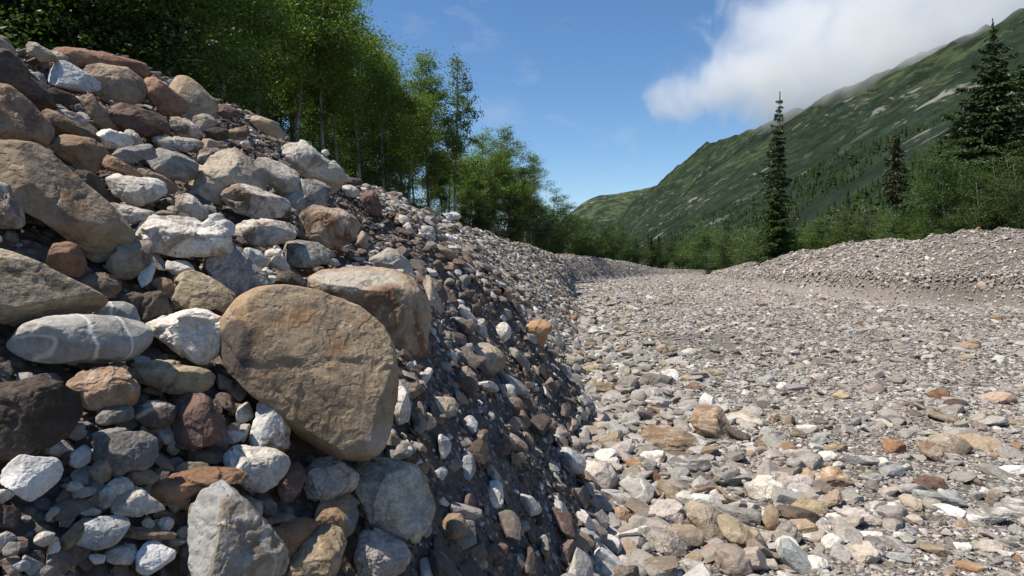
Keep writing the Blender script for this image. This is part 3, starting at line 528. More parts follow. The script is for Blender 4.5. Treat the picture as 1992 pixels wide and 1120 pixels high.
I|ochre|.1,0|515,55 560,35 620,50 600,85 540,80|yellowish olive stone far up the right bed
I|ochre|.05,0|455,350 520,335 600,360 600,400 500,395|ochre blotched flat stone above the round white stone
I|bluegrey|.1,0|830,1000 880,980 960,1000 980,1050 900,1045|bluish slab at the bottom right
I|orange|.1,0|1245,1045 1320,1030 1390,1070 1360,1105 1280,1105|orange mottled stone at the bottom right
I|red|.1,0|1580,1015 1610,992 1630,1030 1590,1048|little dark red stone in the lower right corner
J|orange|.1,0|1420,758 1480,745 1550,762 1540,782 1480,782|orange streaked stone at the middle right of the bed
J|orange|.15,0|1630,608 1670,595 1675,628 1640,632|orange brown block near the foot of the right bank
J|white|.3,0|535,268 550,254 568,260 566,280 540,287|single white boulder on the crest of the right bank
J|greytan|.2,0|1545,428 1570,408 1592,430 1580,460 1550,458|round tan boulder sitting on the right bank
J|brown|.15,0|318,528 350,518 372,548 340,552|brown stone lying alone on the far river bed
L|white|.2,0|850,410 900,380 935,400 930,430 850,445|white cobble on the shaded slope left of its foot
L|darkred|.15,0|600,980 700,940 790,960 800,1000 780,1065 650,1045|purplish brown block on the shaded slope
L|pale|.15,0|1190,810 1240,785 1280,840 1280,890 1230,888|cream block at the sunny foot of the slope
M|white|.3,0|690,420 750,340 830,410 825,510 770,580 710,560|white speckled stone catching sun on the shaded slope
M|grey|.15,0|380,740 480,620 600,660 610,830 510,905 430,830|large smooth grey stone on the shaded slope right of the lilac white boulder
M|darkred|.15,0|640,900 720,850 850,850 870,940 800,1040 720,1010 650,960|dark brown cobble at the bottom of the shaded slope
M|speckdark|.15,0|880,950 960,900 1030,990 970,1080 900,1060|speckled grey stone at the bottom of the shaded slope
M|bluegrey|.15,0|490,130 560,120 600,190 605,270 560,350 510,330 500,220|blue grey oval stone high on the shaded slope
M|white|.2,0|300,520 330,475 395,545 370,560 315,550|small white pebble beside the large patchy boulder
M|ochre|.2,0|590,1070 630,980 700,990 695,1040|small ochre stone at the bottom of the shaded slope
N|speck|.1,0|370,700 450,640 560,660 600,700 590,742 480,720 400,735|grey mottled boulder left of the bright white stone
N|tan|.1,0|680,665 750,650 757,705 690,712|squared tan stone right of the bright white stone
N|ochre|.05,0|780,650 850,612 1000,615 1000,645 850,655 800,672|flat yellowish slab right of the squared tan stone
N|bluewhite|.15,0|810,840 860,785 920,830 930,880 860,892 815,885|smooth white round stone behind the banded boulder
N|brown|.1,0|710,755 780,700 832,760 790,778|dark brown wedge below the squared tan stone
N|pinktan|.1,0|490,445 550,420 580,490 500,502|pinkish tan cobble at the edge of the coarse stones
N|olive|.1,0|570,445 640,430 642,500 590,497|olive cobble with dark side next to the pinkish tan cobble
N|white|.1,0|670,492 740,450 800,490 760,508|white topped cobble right of the olive cobble
N|purewhite|.1,0|1390,745 1430,705 1490,710 1490,770 1400,770|white wedge on the middle of the bed
N|olive|.1,0|1430,970 1500,950 1532,1000 1480,1055 1432,1015|olive brown block above the flat white stone
N|white|.1,0|1540,1052 1570,1030 1700,1050 1690,1090 1600,1083|white slab right of the olive brown block
N|rustmot|.1,0|1330,995 1360,940 1412,960 1402,1010 1342,1012|rusty cobble left of the olive brown block
N|pale|.1,0|40,235 80,215 112,275 80,285|pale stone on the bed near the slope foot
N|ochre|.1,0|165,305 200,280 242,300 220,332|ochre cobble on the bed near the slope foot
N|grey|.05,0|640,830 750,812 762,870 680,885|flat grey stone left of the smooth white round stone
N|lilac|.1,0|650,575 680,545 742,560 738,592|lilac cobble above the bright white stone
"""
# ------------------------------------------------------------------ rock materials
def rock_mat(name, c1, c2, c3=None, patch=(.55, .62), pscale=6, veins=0.0, vein_col=(.62, .6, .57), strata=0.0, grain=.5, scale=4.0, bumpk=1.0, stain=0.0):
    g = NT(name)
    tcn = g.n('TexCoord'); oi = g.n('ObjectInfo')
    ad = g.t.nodes.new('ShaderNodeVectorMath'); ad.operation = 'ADD'
    sc = g.t.nodes.new('ShaderNodeVectorMath'); sc.operation = 'SCALE'; sc.inputs[0].default_value = (37., 91., 53.)
    g.l(oi.outputs['Random'], sc.inputs['Scale']); g.l(tcn.outputs['Object'], ad.inputs[0]); g.l(sc.outputs[0], ad.inputs[1])
    v = ad.outputs[0]
    n1 = g.noise(v, scale, 6, .6, .3); n2_ = g.noise(v, pscale, 6, .62, .8); n3 = g.noise(v, 90, 3, .7); n4 = g.noise(v, 28, 4, .65)
    col = g.mix(g.ramp(n1, [(.32, 0.), (.68, 1.)]), c1, c2)
    if c3: col = g.mix(g.ramp(n2_, [(patch[0], 0.), (patch[1], 1.)]), col, c3)
    # dust and weathering, fine mineral grain
    col = g.mix(g.ramp(n4, [(.38, .34), (.5, .0)]), col, tuple(k * .45 for k in c1))
    col = g.mix(g.ramp(n4, [(.58, .0), (.75, .45)]), col, tuple(min(.75, k * 1.5 + .05) for k in c2))
    gr = g.ramp(n3, [(.3, 1 - grain * .45), (.7, 1 + grain * .25)])
    col = g.mix(1.0, col, gr, 'MULTIPLY')
    if stain:
        col = g.mix(g.math('MULTIPLY', g.ramp(g.noise(v, 3.2, 5, .6, 1.2), [(.5, 0.), (.62, 1.)]), stain), col, (.30, .13, .05))
    pit = g.t.nodes.new('ShaderNodeTexVoronoi'); pit.inputs['Scale'].default_value = 26; g.l(v, pit.inputs['Vector'])
    pm = g.math('MULTIPLY', g.ramp(pit.outputs['Distance'], [(.08, 0.), (.3, 1.)]), .09)
    chip = g.ramp(g.noise(v, 9, 3, .5, .2), [(.44, 0.), (.47, .55), (.6, .62), (.63, 1.)])
    h = g.math('ADD', g.math('ADD', g.math('MULTIPLY', n4, .5), g.math('MULTIPLY', n3, .12)), g.math('ADD', pm, g.math('MULTIPLY', chip, .35)))
    blo = g.noise(v, 1.6, 4, .55, .8)
    col = g.mix(1.0, col, g.ramp(blo, [(.35, .66), (.52, 1.0), (.7, 1.16)]), 'MULTIPLY')
    if strata:
        mp = g.t.nodes.new('ShaderNodeMapping'); mp.inputs['Rotation'].default_value = (.5, .35, .2); mp.inputs['Scale'].default_value = (1, 1, 7)
        g.l(v, mp.inputs[0]); st = g.noise(mp.outputs[0], 5, 4, .6, .4)
        col = g.mix(g.ramp(st, [(.4, strata), (.55, 0.)]), col, tuple(k * .42 for k in c1))
        col = g.mix(g.ramp(st, [(.56, 0.), (.7, strata * .8)]), col, tuple(min(.7, k * 1.35 + .04) for k in c2))
        h = g.math('ADD', h, g.math('MULTIPLY', st, .8 * strata))
    if veins:
        vn = g.noise(v, 2.4, 2, .5, .5)
        line = g.ramp(g.math('ABSOLUTE', g.math('SUBTRACT', vn, .5)), [(0., 1.), (.004, .9), (.010, 0.)])
        vn2 = g.noise(v, 5.5, 2, .5, .3)
        line2 = g.ramp(g.math('ABSOLUTE', g.math('SUBTRACT', vn2, .47)), [(0., .6), (.006, 0.)])
        brk = g.ramp(g.noise(v, 1.7, 2), [(.45, 0.), (.55, 1.)])
        col = g.mix(g.math('MULTIPLY', (g.math('MULTIPLY', g.math('MAXIMUM', line, line2), brk) if veins < .8 else g.ramp(g.math('ABSOLUTE', g.math('SUBTRACT', g.noise(v, 4.5, 1, .4, .3), .5)), [(0., .9), (.007, .7), (.017, 0.)])), veins), col, vein_col)
    col = g.mix(1.0, col, (1.16, 1.09, 1.0), 'MULTIPLY')
    hsv = g.t.nodes.new('ShaderNodeHueSaturation'); g.l(col, hsv.inputs['Color'])
    g.l(g.math('ADD', g.math('MULTIPLY', oi.outputs['Random'], .22), .88), hsv.inputs['Value'])
    crack = g.ramp(g.math('ABSOLUTE', g.math('SUBTRACT', g.noise(v, 3.1, 4, .6, .6), .5)), [(0., 0.), (.006, 1.)])
    crack = g.math('MAXIMUM', crack, g.ramp(n1, [(.5, 1.), (.56, 0.)]))
    h = g.math('ADD', h, g.math('MULTIPLY', crack, .05))
    n5 = g.noise(v, 260, 2, .6); h = g.math('ADD', h, g.math('MULTIPLY', n5, .06))
    h = g.math('ADD', h, g.math('MULTIPLY', n1, .8))
    nb = g.bump(h, .6 * bumpk, .024)
    bs = g.principled(hsv.outputs[0], .88, nb, .22); MATNT[name] = (g, bs)
    return g.m

MATNT = {}
def colour_patch(mat_, centre, radii, col, soft=.18):
    """a patch of another colour on one stone, at its real place"""
    g, bs = MATNT[mat_.name]; geo = g.n('NewGeometry')
    src = bs.inputs['Base Color'].links[0].from_socket
    a = g.t.nodes.new('ShaderNodeVectorMath'); a.operation = 'SUBTRACT'; g.l(geo.outputs['Position'], a.inputs[0]); a.inputs[1].default_value = centre
    b = g.t.nodes.new('ShaderNodeVectorMath'); b.operation = 'DIVIDE'; g.l(a.outputs[0], b.inputs[0]); b.inputs[1].default_value = radii
    c = g.t.nodes.new('ShaderNodeVectorMath'); c.operation = 'LENGTH'; g.l(b.outputs[0], c.inputs[0])
    d = g.math('ADD', c.outputs['Value'], g.math('MULTIPLY', g.math('SUBTRACT', g.noise(geo.outputs['Position'], 9, 5, .6), .5), .9))
    m = g.ramp(d, [(1 - soft, 1.), (1.0, 0.)])
    tx = g.mix(1.0, tuple(col), g.ramp(g.noise(geo.outputs['Position'], 45, 4, .65), [(.3, .75), (.7, 1.2)]), 'MULTIPLY')
    g.l(g.mix(m, src, tx), bs.inputs['Base Color'])
RM = dict(
 tan=rock_mat('tan_sandstone', (.31, .25, .185), (.42, .35, .27), (.25, .19, .135), grain=.35, veins=.12, stain=.25, strata=.12),
 big=rock_mat('brown_sandstone', (.235, .18, .125), (.32, .26, .185), (.105, .088, .078), patch=(.6, .66), pscale=2.0, grain=.45, veins=.45, vein_col=(.5, .45, .38), scale=2.2, stain=.22),
 block=rock_mat('rusty_sandstone', (.26, .20, .14), (.43, .36, .28), (.15, .095, .06), patch=(.5, .62), pscale=3.5, grain=.6, stain=.25),
 tanup=rock_mat('ochre_sandstone', (.28, .22, .15), (.39, .33, .24), (.22, .16, .10), veins=.2, grain=.4),
 greytan=rock_mat('grey_tan_stone', (.29, .25, .20), (.43, .385, .32), (.22, .18, .135), grain=.45, veins=.1),
 olive=rock_mat('olive_stone', (.20, .17, .125), (.33, .285, .22), (.10, .085, .06), grain=.5, strata=.35, scale=2.5),
 brown=rock_mat('brown_stone', (.21, .15, .105), (.32, .245, .175), (.14, .10, .075), grain=.4, strata=.2),
 dark=rock_mat('dark_stone', (.075, .06, .052), (.15, .12, .10), (.19, .13, .09), patch=(.6, .7), grain=.5, strata=.25),
 darkred=rock_mat('dark_red_stone', (.11, .07, .058), (.19, .13, .11), (.08, .06, .055), grain=.4, veins=.1),
 red=rock_mat('red_brown_stone', (.22, .125, .085), (.33, .21, .15), (.30, .25, .20), patch=(.6, .7), grain=.4, strata=.2),
 rust=rock_mat('rust_slate', (.235, .135, .08), (.33, .205, .13), (.16, .095, .065), grain=.3, veins=.1, strata=.15),
 orange=rock_mat('orange_stone', (.27, .175, .105), (.38, .27, .18), (.28, .25, .215), patch=(.58, .7), grain=.4, veins=.15),
 orangeS=rock_mat('orange_brown_stone', (.25, .155, .085), (.33, .215, .125), (.19, .12, .07), grain=.25, bumpk=.6),
 ochre=rock_mat('ochre_stone', (.30, .245, .16), (.43, .37, .265), (.24, .185, .125), grain=.35, veins=.3, strata=.2),
 pinktan=rock_mat('pink_tan_stone', (.32, .245, .195), (.44, .36, .30), (.26, .19, .15), grain=.35),
 white=rock_mat('white_limestone', (.52, .50, .465), (.70, .68, .645), (.29, .25, .205), patch=(.52, .64), pscale=7, grain=.7, veins=.15),
 bluewhite=rock_mat('blue_white_limestone', (.48, .495, .52), (.66, .675, .70), (.30, .305, .315), patch=(.55, .66), pscale=8, grain=.5, veins=.25),
 purewhite=rock_mat('bright_limestone', (.60, .59, .57), (.75, .74, .72), (.40, .37, .33), patch=(.6, .7), grain=.4),
 pale=rock_mat('pale_limestone', (.41, .375, .33), (.54, .505, .46), (.28, .245, .205), grain=.4, veins=.15),
 mottled=rock_mat('mottled_limestone', (.35, .32, .285), (.60, .57, .53), (.15, .12, .098), patch=(.47, .58), pscale=6, grain=.8, stain=.15),
 rustmot=rock_mat('mottled_rusty_stone', (.27, .205, .15), (.45, .40, .34), (.11, .08, .06), patch=(.48, .6), pscale=5, grain=.7, stain=.35),
 speck=rock_mat('speckled_grey_stone', (.20, .19, .175), (.36, .345, .325), (.13, .12, .11), patch=(.52, .6), pscale=14, grain=1.0, veins=.1),
 speckdark=rock_mat('dark_marbled_stone', (.12, .115, .11), (.24, .23, .225), (.36, .35, .34), patch=(.55, .68), pscale=6, grain=.9, veins=.4),
 veined=rock_mat('veined_grey_limestone', (.31, .31, .30), (.42, .42, .405), (.26, .255, .24), patch=(.58, .7), grain=.3, veins=.9, vein_col=(.68, .67, .64), bumpk=.7),
 veindark=rock_mat('dark_veined_stone', (.09, .07, .062), (.15, .12, .105), None, veins=.9, vein_col=(.42, .38, .33), grain=.4),
 grey=rock_mat('grey_stone', (.23, .225, .215), (.34, .335, .32), (.18, .165, .15), grain=.5, veins=.2, strata=.15),
 bluegrey=rock_mat('blue_grey_slate', (.25, .27, .275), (.35, .375, .385), (.19, .20, .21), grain=.35, strata=.15),
 lilac=rock_mat('lilac_limestone', (.37, .335, .32), (.52, .485, .47), (.25, .215, .20), patch=(.55, .68), grain=.6, veins=.2, bumpk=1.2),
 striped=rock_mat('striped_limestone', (.28, .275, .27), (.56, .55, .54), (.20, .19, .18), patch=(.6, .7), grain=.5, strata=.9),
 banded=rock_mat('banded_stone', (.30, .215, .15), (.46, .40, .33), (.27, .16, .095), patch=(.5, .6), pscale=3.5, grain=.5, strata=.55),
 multi=rock_mat('patchy_stone', (.33, .31, .27), (.52, .50, .455), (.36, .28, .165), patch=(.5, .6), pscale=4, grain=.8, veins=.5, strata=.3),
 shard=rock_mat('grey_brown_schist', (.20, .17, .135), (.29, .255, .21), (.31, .30, .28), patch=(.48, .52), pscale=1.8, grain=.4, veins=.8, vein_col=(.5, .48, .44), scale=1.5),
 stand=rock_mat('white_brown_stone', (.52, .49, .45), (.58, .55, .51), (.17, .12, .085), patch=(.46, .54), pscale=4.5, grain=.6),
 brownblk=rock_mat('brown_grey_stone', (.22, .19, .165), (.30, .265, .235), (.17, .14, .12), grain=.3, veins=.3, bumpk=.7),
)

# ------------------------------------------------------------------ rock builder
def ico(sub):
    bm = bmesh.new(); bmesh.ops.create_icosphere(bm, subdivisions=sub, radius=1.0)
    v = np.array([q.co[:] for q in bm.verts]); f = np.array([[q.index for q in p.verts] for p in bm.faces]); bm.free(); return v, f
ICO = {k: ico(k) for k in (1, 2, 3, 4, 5, 6)}
CROPS = dict(A=(0, 0, .375), B=(400, 200, .375), C=(0, 400, .375), D=(0, 700, .375), E=(400, 500, .375), F=(400, 750, .3302), G=(850, 500, .375),
             H=(1000, 750, .3302), I=(1450, 750, .3303), J=(1350, 400, .357), K=(650, 350, .241), L=(780, 600, .2678), M=(780, 850, .2411), N=(1150, 560, .2589), P=(0, 0, 1.0))
SMOOTHED = {'big', 'olive', 'tan', 'bluewhite', 'veined', 'bluegrey'}

def make_rock(line, idx):
    crop, mat, off, pts, label = line.split('|')
    ox, oy, sc = CROPS[crop]
    P = np.array([[float(a) for a in q.split(',')] for q in pts.split()]) * sc + np.array([ox, oy])
    fo, big = [float(a) for a in off.split(',')]
    cx, cy = (P[:, 0].min() + P[:, 0].max()) / 2, (P[:, 1].min() + P[:, 1].max()) / 2
    # area centroid
    x, y = P[:, 0], P[:, 1]; x2, y2 = np.roll(x, -1), np.roll(y, -1)
    cr = x * y2 - x2 * y; A = cr.sum() / 2
    if abs(A) > 1: cx, cy = ((x + x2) * cr).sum() / 6 / A, ((y + y2) * cr).sum() / 6 / A
    wpx, hpx = np.ptp(x), np.ptp(y)
    rr = random.Random(idx * 7 + 3)
    if crop == 'F' and mat in ('multi', 'tanup', 'lilac', 'orange', 'white', 'stand'): fo += .28
    onbed = crop in 'HIJN' or (crop == 'G' and cx > 1110)
    if onbed:
        t = hit(cx, cy + hpx * .30) or hit(cx, cy + hpx * .5)
    else:
        t = hit(cx, cy)
        if t is None: t = hit(cx, cy + hpx * .45)
        if t is None or t > 60:
            t = hit(cx, cy + hpx * .8) or 6.0
        tb = hit(cx, cy + hpx * .48)
        if tb is not None and t > 1.3 * tb: t = tb * 1.04
    r = ray(cx, cy)
    mpp = t / F                                            # metres per photograph pixel there
    size = math.sqrt(abs(A)) * mpp
    Td = size * (.42 if not onbed else .40)
    if onbed: t = t + Td * .1
    else: t = t - Td * (fo * 1.4 + .75)
    mpp = t / F
    c = CAM + r * t
    V = r / np.linalg.norm(r); R = np.array([1., 0, 0]) - V * V[0]; R /= np.linalg.norm(R); Uv = np.cross(R, V)
    # radial outline as a function of angle
    ang = np.arctan2(-(P[:, 1] - cy), P[:, 0] - cx)
    # sample polygon border densely
    Q = []
    for k in range(len(P)):
        a, b = P[k], P[(k + 1) % len(P)]
        for s in np.linspace(0, 1, 14, endpoint=False): Q.append(a * (1 - s) + b * s)
    Q = np.array(Q); qa = np.arctan2(-(Q[:, 1] - cy), Q[:, 0] - cx); qr = np.hypot(Q[:, 0] - cx, Q[:, 1] - cy)
    NB = 144; grid = (np.arange(NB) + .5) / NB * 2 * math.pi - math.pi
    rad = np.zeros(NB)
    o_ = np.argsort(qa); qa, qr = qa[o_], qr[o_]
    qa3 = np.concatenate([qa - 2 * math.pi, qa, qa + 2 * math.pi]); qr3 = np.tile(qr, 3)
    rad = np.interp(grid, qa3, qr3)
    sm = 4 if mat in SMOOTHED else 2
    ker = np.hanning(sm * 2 + 3)[1:-1]; ker /= ker.sum()
    rad = np.convolve(np.concatenate([rad[-20:], rad, rad[:20]]), ker, 'same')[20:-20]
    npx = math.sqrt(abs(A))
    sub = 6 if npx > 75 else (5 if npx > 24 else 4)
    v, f = ICO[sub]
    d = v.copy()                                            # x: right, y: depth (away), z: up
    rho = np.hypot(d[:, 0], d[:, 2]) + 1e-9; th = np.arctan2(d[:, 2], d[:, 0])
    p = rr.uniform(2.3, 3.4)
    nrm = (rho ** p + np.abs(d[:, 1]) ** p) ** (1 / p)
    rho2 = rho / nrm; dep = d[:, 1] / nrm
    rr_ = np.interp(th, np.concatenate([grid - 2 * math.pi, grid, grid + 2 * math.pi]), np.tile(rad, 3)) * mpp
    lx = np.cos(th) * rho2 * rr_; lz = np.sin(th) * rho2 * rr_; ly = dep * Td
    # tilt: the upper part lies deeper so the top catches the light
    hh = hpx * mpp / 2
    tilt = rr.uniform(.35, .75) * (1.25 if onbed else 1)
    if big: tilt = .25
    ly = ly + tilt * Td * np.clip(lz / max(hh, 1e-4), -1, 1) * (1 if onbed else .6)
    if not onbed:
        # lean the stone with the slope it lies on
        e = .25; x0, y0 = c[0], c[1]
        q4 = Hgt([x0 + e, x0 - e, x0, x0], [y0, y0, y0 + e, y0 - e], False)
        nn_ = np.array([-(q4[0] - q4[1]) / (2 * e), -(q4[2] - q4[3]) / (2 * e), 1.0]); nn_ /= np.linalg.norm(nn_)
        nv_ = min(nn_ @ V, -.25); kk = .18 if big else .5
        ga = float(np.clip(-(nn_ @ R) / nv_ * kk, -.8, .8)); gb = float(np.clip(-(nn_ @ Uv) / nv_ * kk, -.5, .8))
        ly = ly + ga * lx + gb * lz * .5
    L0 = np.stack([lx, ly, lz], 1)
    a0 = (L0[:, 0].min(), L0[:, 0].max(), L0[:, 2].min(), L0[:, 2].max())
    # chiselled facets on the side that faces us and on top
    for key, pl in PLANES:
        if key in label:
            for nx, ny, nz_, lm in pl:
                n = np.array([nx, ny, nz_], float); n /= np.linalg.norm(n); pr = L0 @ n; lim = pr.max() * lm
                L0 = L0 - (np.clip(pr - lim, 0, None) * .95)[:, None] * n
    if mat not in SMOOTHED and not any(k_ in label for k_, _ in PLANES):
        for n, lm in ((np.array([rr.gauss(0, .25), -.38, .92]), rr.uniform(.5, .72)), (np.array([rr.gauss(0, .3), -1, rr.uniform(-.15, .12)]), rr.uniform(.45, .65))):
            n /= np.linalg.norm(n); pr = L0 @ n; lim = pr.max() * lm
            L0 = L0 - (np.clip(pr - lim, 0, None) * .93)[:, None] * n
    nf = {'big': 2, 'olive': 4, 'veined': 2, 'block': 2, 'shard': 2}.get(mat, 6)
    for k in range(nf):
        n = np.array([rr.gauss(0, .75), -1.0, rr.gauss(.25, .75)]); n /= np.linalg.norm(n)
        pr = L0 @ n; m = pr.max(); lim = m * rr.uniform(.5, .9)
        ex = np.clip(pr - lim, 0, None); L0 = L0 - (ex * .88)[:, None] * n[None, :]
    for k in range(4):
        n = np.array([rr.gauss(0, .7), rr.gauss(.2, .5), rr.gauss(.3, .8)]); n /= np.linalg.norm(n)
        pr = L0 @ n; m = pr.max(); lim = m * rr.uniform(.86, .97)
        ex = np.clip(pr - lim, 0, None); L0 = L0 - (ex * .9)[:, None] * n[None, :]
    # small chisel marks and broken corners all round
    soft = mat in SMOOTHED
    for k in range(10 if soft else 34):
        n = np.array([rr.gauss(0, 1), rr.gauss(-.5, 1), rr.gauss(.1, 1)]); n /= np.linalg.norm(n)
        pr = L0 @ n; m = pr.max(); lim = m * (rr.uniform(.93, .99) if soft else rr.uniform(.86, .985))
        ex = np.clip(pr - lim, 0, None); L0 = L0 - (ex * .95)[:, None] * n[None, :]
    # roughness
    q = L0 / size
    am = {'big': .5, 'olive': .7, 'tan': .7, 'veined': .6, 'bluegrey': .5, 'lilac': 1.3, 'white': 1.2, 'purewhite': 1.2, 'rustmot': 1.2, 'mottled': 1.1}.get(mat, .9)
    nv = v
    w = fbm(q * 2.2 + idx * 3.1, 3, idx) * .028 + fbm(q * 7 + idx, 3, idx + 5) * .014
    rid = np.abs(fbm(q * 3.6 + idx * 1.7, 3, idx + 9)); w = w - .016 * np.exp(-(rid / .06) ** 2)
    if not soft or mat == 'big':
        # broken faces: each cell of the surface sits a little proud or sunk and tilted
        gq = np.random.default_rng(idx + 50); ks = 16
        sd = gq.normal(0, .55, (ks, 3)); qq = q + np.stack([fbm(q * 4 + 9, 2, idx + 31), fbm(q * 4 + 19, 2, idx + 32), fbm(q * 4 + 29, 2, idx + 33)], 1) * .08
        nearest = ((qq[:, None, :] - sd[None]) ** 2).sum(2).argmin(1)
        w = w + (gq.uniform(-.022, .018, ks)[nearest] + ((qq - sd[nearest]) * gq.normal(0, .07, (ks, 3))[nearest]).sum(1)) * (.4 if mat == 'big' else .25 if mat in ('shard', 'tanup') else 1)
    if sub >= 5: w = w + fbm(q * 24 + idx, 2, idx + 8) * .007
    ctr = L0.mean(0); dirn = L0 - ctr; dirn /= (np.linalg.norm(dirn, axis=1)[:, None] + 1e-9)
    L0 = L0 + dirn * (w * size * am)[:, None]
    # keep the traced width and height, seen in perspective
    for ax, lo_, hi_ in ((0, a0[0], a0[1]), (2, a0[2], a0[3])):
        mn, mxx = L0[:, ax].min(), L0[:, ax].max(); L0[:, ax] = (L0[:, ax] - mn) / (mxx - mn) * (hi_ - lo_) + lo_
        L0[:, ax] *= 1.03
    psc = (t + L0[:, 1]) / t; L0[:, 0] *= psc; L0[:, 2] *= psc
    Wd = L0[:, 0:1] * R + L0[:, 1:2] * V + L0[:, 2:3] * Uv
    name = 'stone'
    for kw in ('boulder', 'slab', 'cobble', 'pebble', 'block', 'shard'):
        if kw in label.split(): name = {'shard': 'stone_shard', 'slab': 'stone_slab', 'block': 'stone_block'}.get(kw, kw); break
    # the label's head decides
    heads = [w_ for w_ in label.replace(',', ' ').split() if w_ in ('boulder', 'slab', 'cobble', 'pebble', 'stone', 'block', 'shard', 'chip', 'flake', 'wedge', 'slat')]
    hd = heads[0] if heads else 'stone'
    if hd == 'stone' and len(heads) > 1 and label.split().index('stone') + 1 < len(label.split()) and label.split()[label.split().index('stone') + 1] in ('boulder', 'slab'): hd = heads[1]
    name = {'boulder': 'boulder', 'cobble': 'cobble', 'pebble': 'pebble', 'slab': 'stone_slab', 'block': 'stone_block', 'shard': 'stone_shard', 'flake': 'stone_flake', 'chip': 'stone_chip'}.get(hd, 'stone')
    # settle origin at the base
    base = np.array([0, 0, Wd[:, 2].min()])
    ob = mesh_np(name, Wd - base, f, RM[mat])
    ob.location = c + base
    grp = 'stones on the river bed' if onbed else 'stones of the heap on the left bank'
    tag(ob, label, {'stone_slab': 'slab', 'stone_block': 'stone block', 'stone_shard': 'stone', 'stone_flake': 'stone', 'stone_chip': 'stone'}.get(name, name), grp)
    def at(px, py): return tuple(c + (px - cx) * mpp * R - (py - cy) * mpp * Uv - V * Td * .5)
    if label.startswith('huge smooth'):
        colour_patch(RM['big'], at(462, 690), (.09, .3, .12), (.10, .082, .07))
        colour_patch(RM['big'], at(647, 680), (.04, .3, .045), (.25, .155, .09), .6)
        colour_patch(RM['big'], at(575, 625), (.09, .3, .05), (.31, .19, .10), .7)
        colour_patch(RM['big'], at(735, 860), (.05, .3, .07), (.38, .34, .30), .7)
    if mat == 'shard': colour_patch(RM['shard'], at(378, 1050), (.055, .4, .16), (.33, .325, .31), .1)
    if label.startswith('orange stone with grey'): colour_patch(RM['orange'], at(692, 1000), (.035, .3, .12), (.20, .185, .17), .2)
    if mat == 'stand': colour_patch(RM['stand'], at(508, 810), (.05, .3, .12), (.58, .56, .52), .3)
    if mat == 'block': colour_patch(RM['block'], at(690, 545), (.25, .4, .06), (.44, .385, .31), .4)
    ROCKS.append((c, size, cx, cy, wpx, hpx))
    return ob
ROCKS = []
PLANES = [('huge smooth brown', [(-.12, -1, .0, .5), (-.1, -.62, .8, .87), (-.75, -.62, .15, .84), (.75, -.65, .05, .86), (-.5, -.5, -.7, .9)]),
          ('big squared tan and rust', [(.05, -.42, .9, .62), (.05, -1, -.08, .45), (1, -.35, 0, .93)]),
          ('big smooth tan slab', [(.25, -.75, .6, .5), (.7, -.7, .1, .72), (-.2, -.9, -.35, .6)]),
          ('tall grey and brown shard', [(-.8, -.6, .1, .5), (.35, -.92, .12, .45), (.8, -.5, .3, .8)]),
          ('smooth flat pale slab', [(.3, -.6, .75, .4)]), ('wide pale flat topped', [(.1, -.5, .85, .45), (0, -1, .1, .55)]),
          ('speckled grey slab', [(.25, -.85, .45, .4)]), ('blocky tan boulder', [(0, -.3, .95, .7), (0, -1, 0, .55)]),
          ('flat rust coloured', [(-.1, -.5, .85, .4), (0, -1, -.2, .6)]), ('flat ochre slab under', [(0, -.55, .83, .5), (0, -1, -.2, .6)]),
          ('big smooth olive', [(.2, -.8, .55, .6)]), ('square rusty block', [(0, -.4, .9, .6), (0, -1, 0, .6)]),
          ('big dark brown boulder', [(0, -.3, .95, .7), (.1, -1, -.1, .55)]), ('long reddish brown slab', [(0, -.5, .86, .6)])]
for i_, ln in enumerate(STONES.strip().split('\n')):
    make_rock(ln, i_)
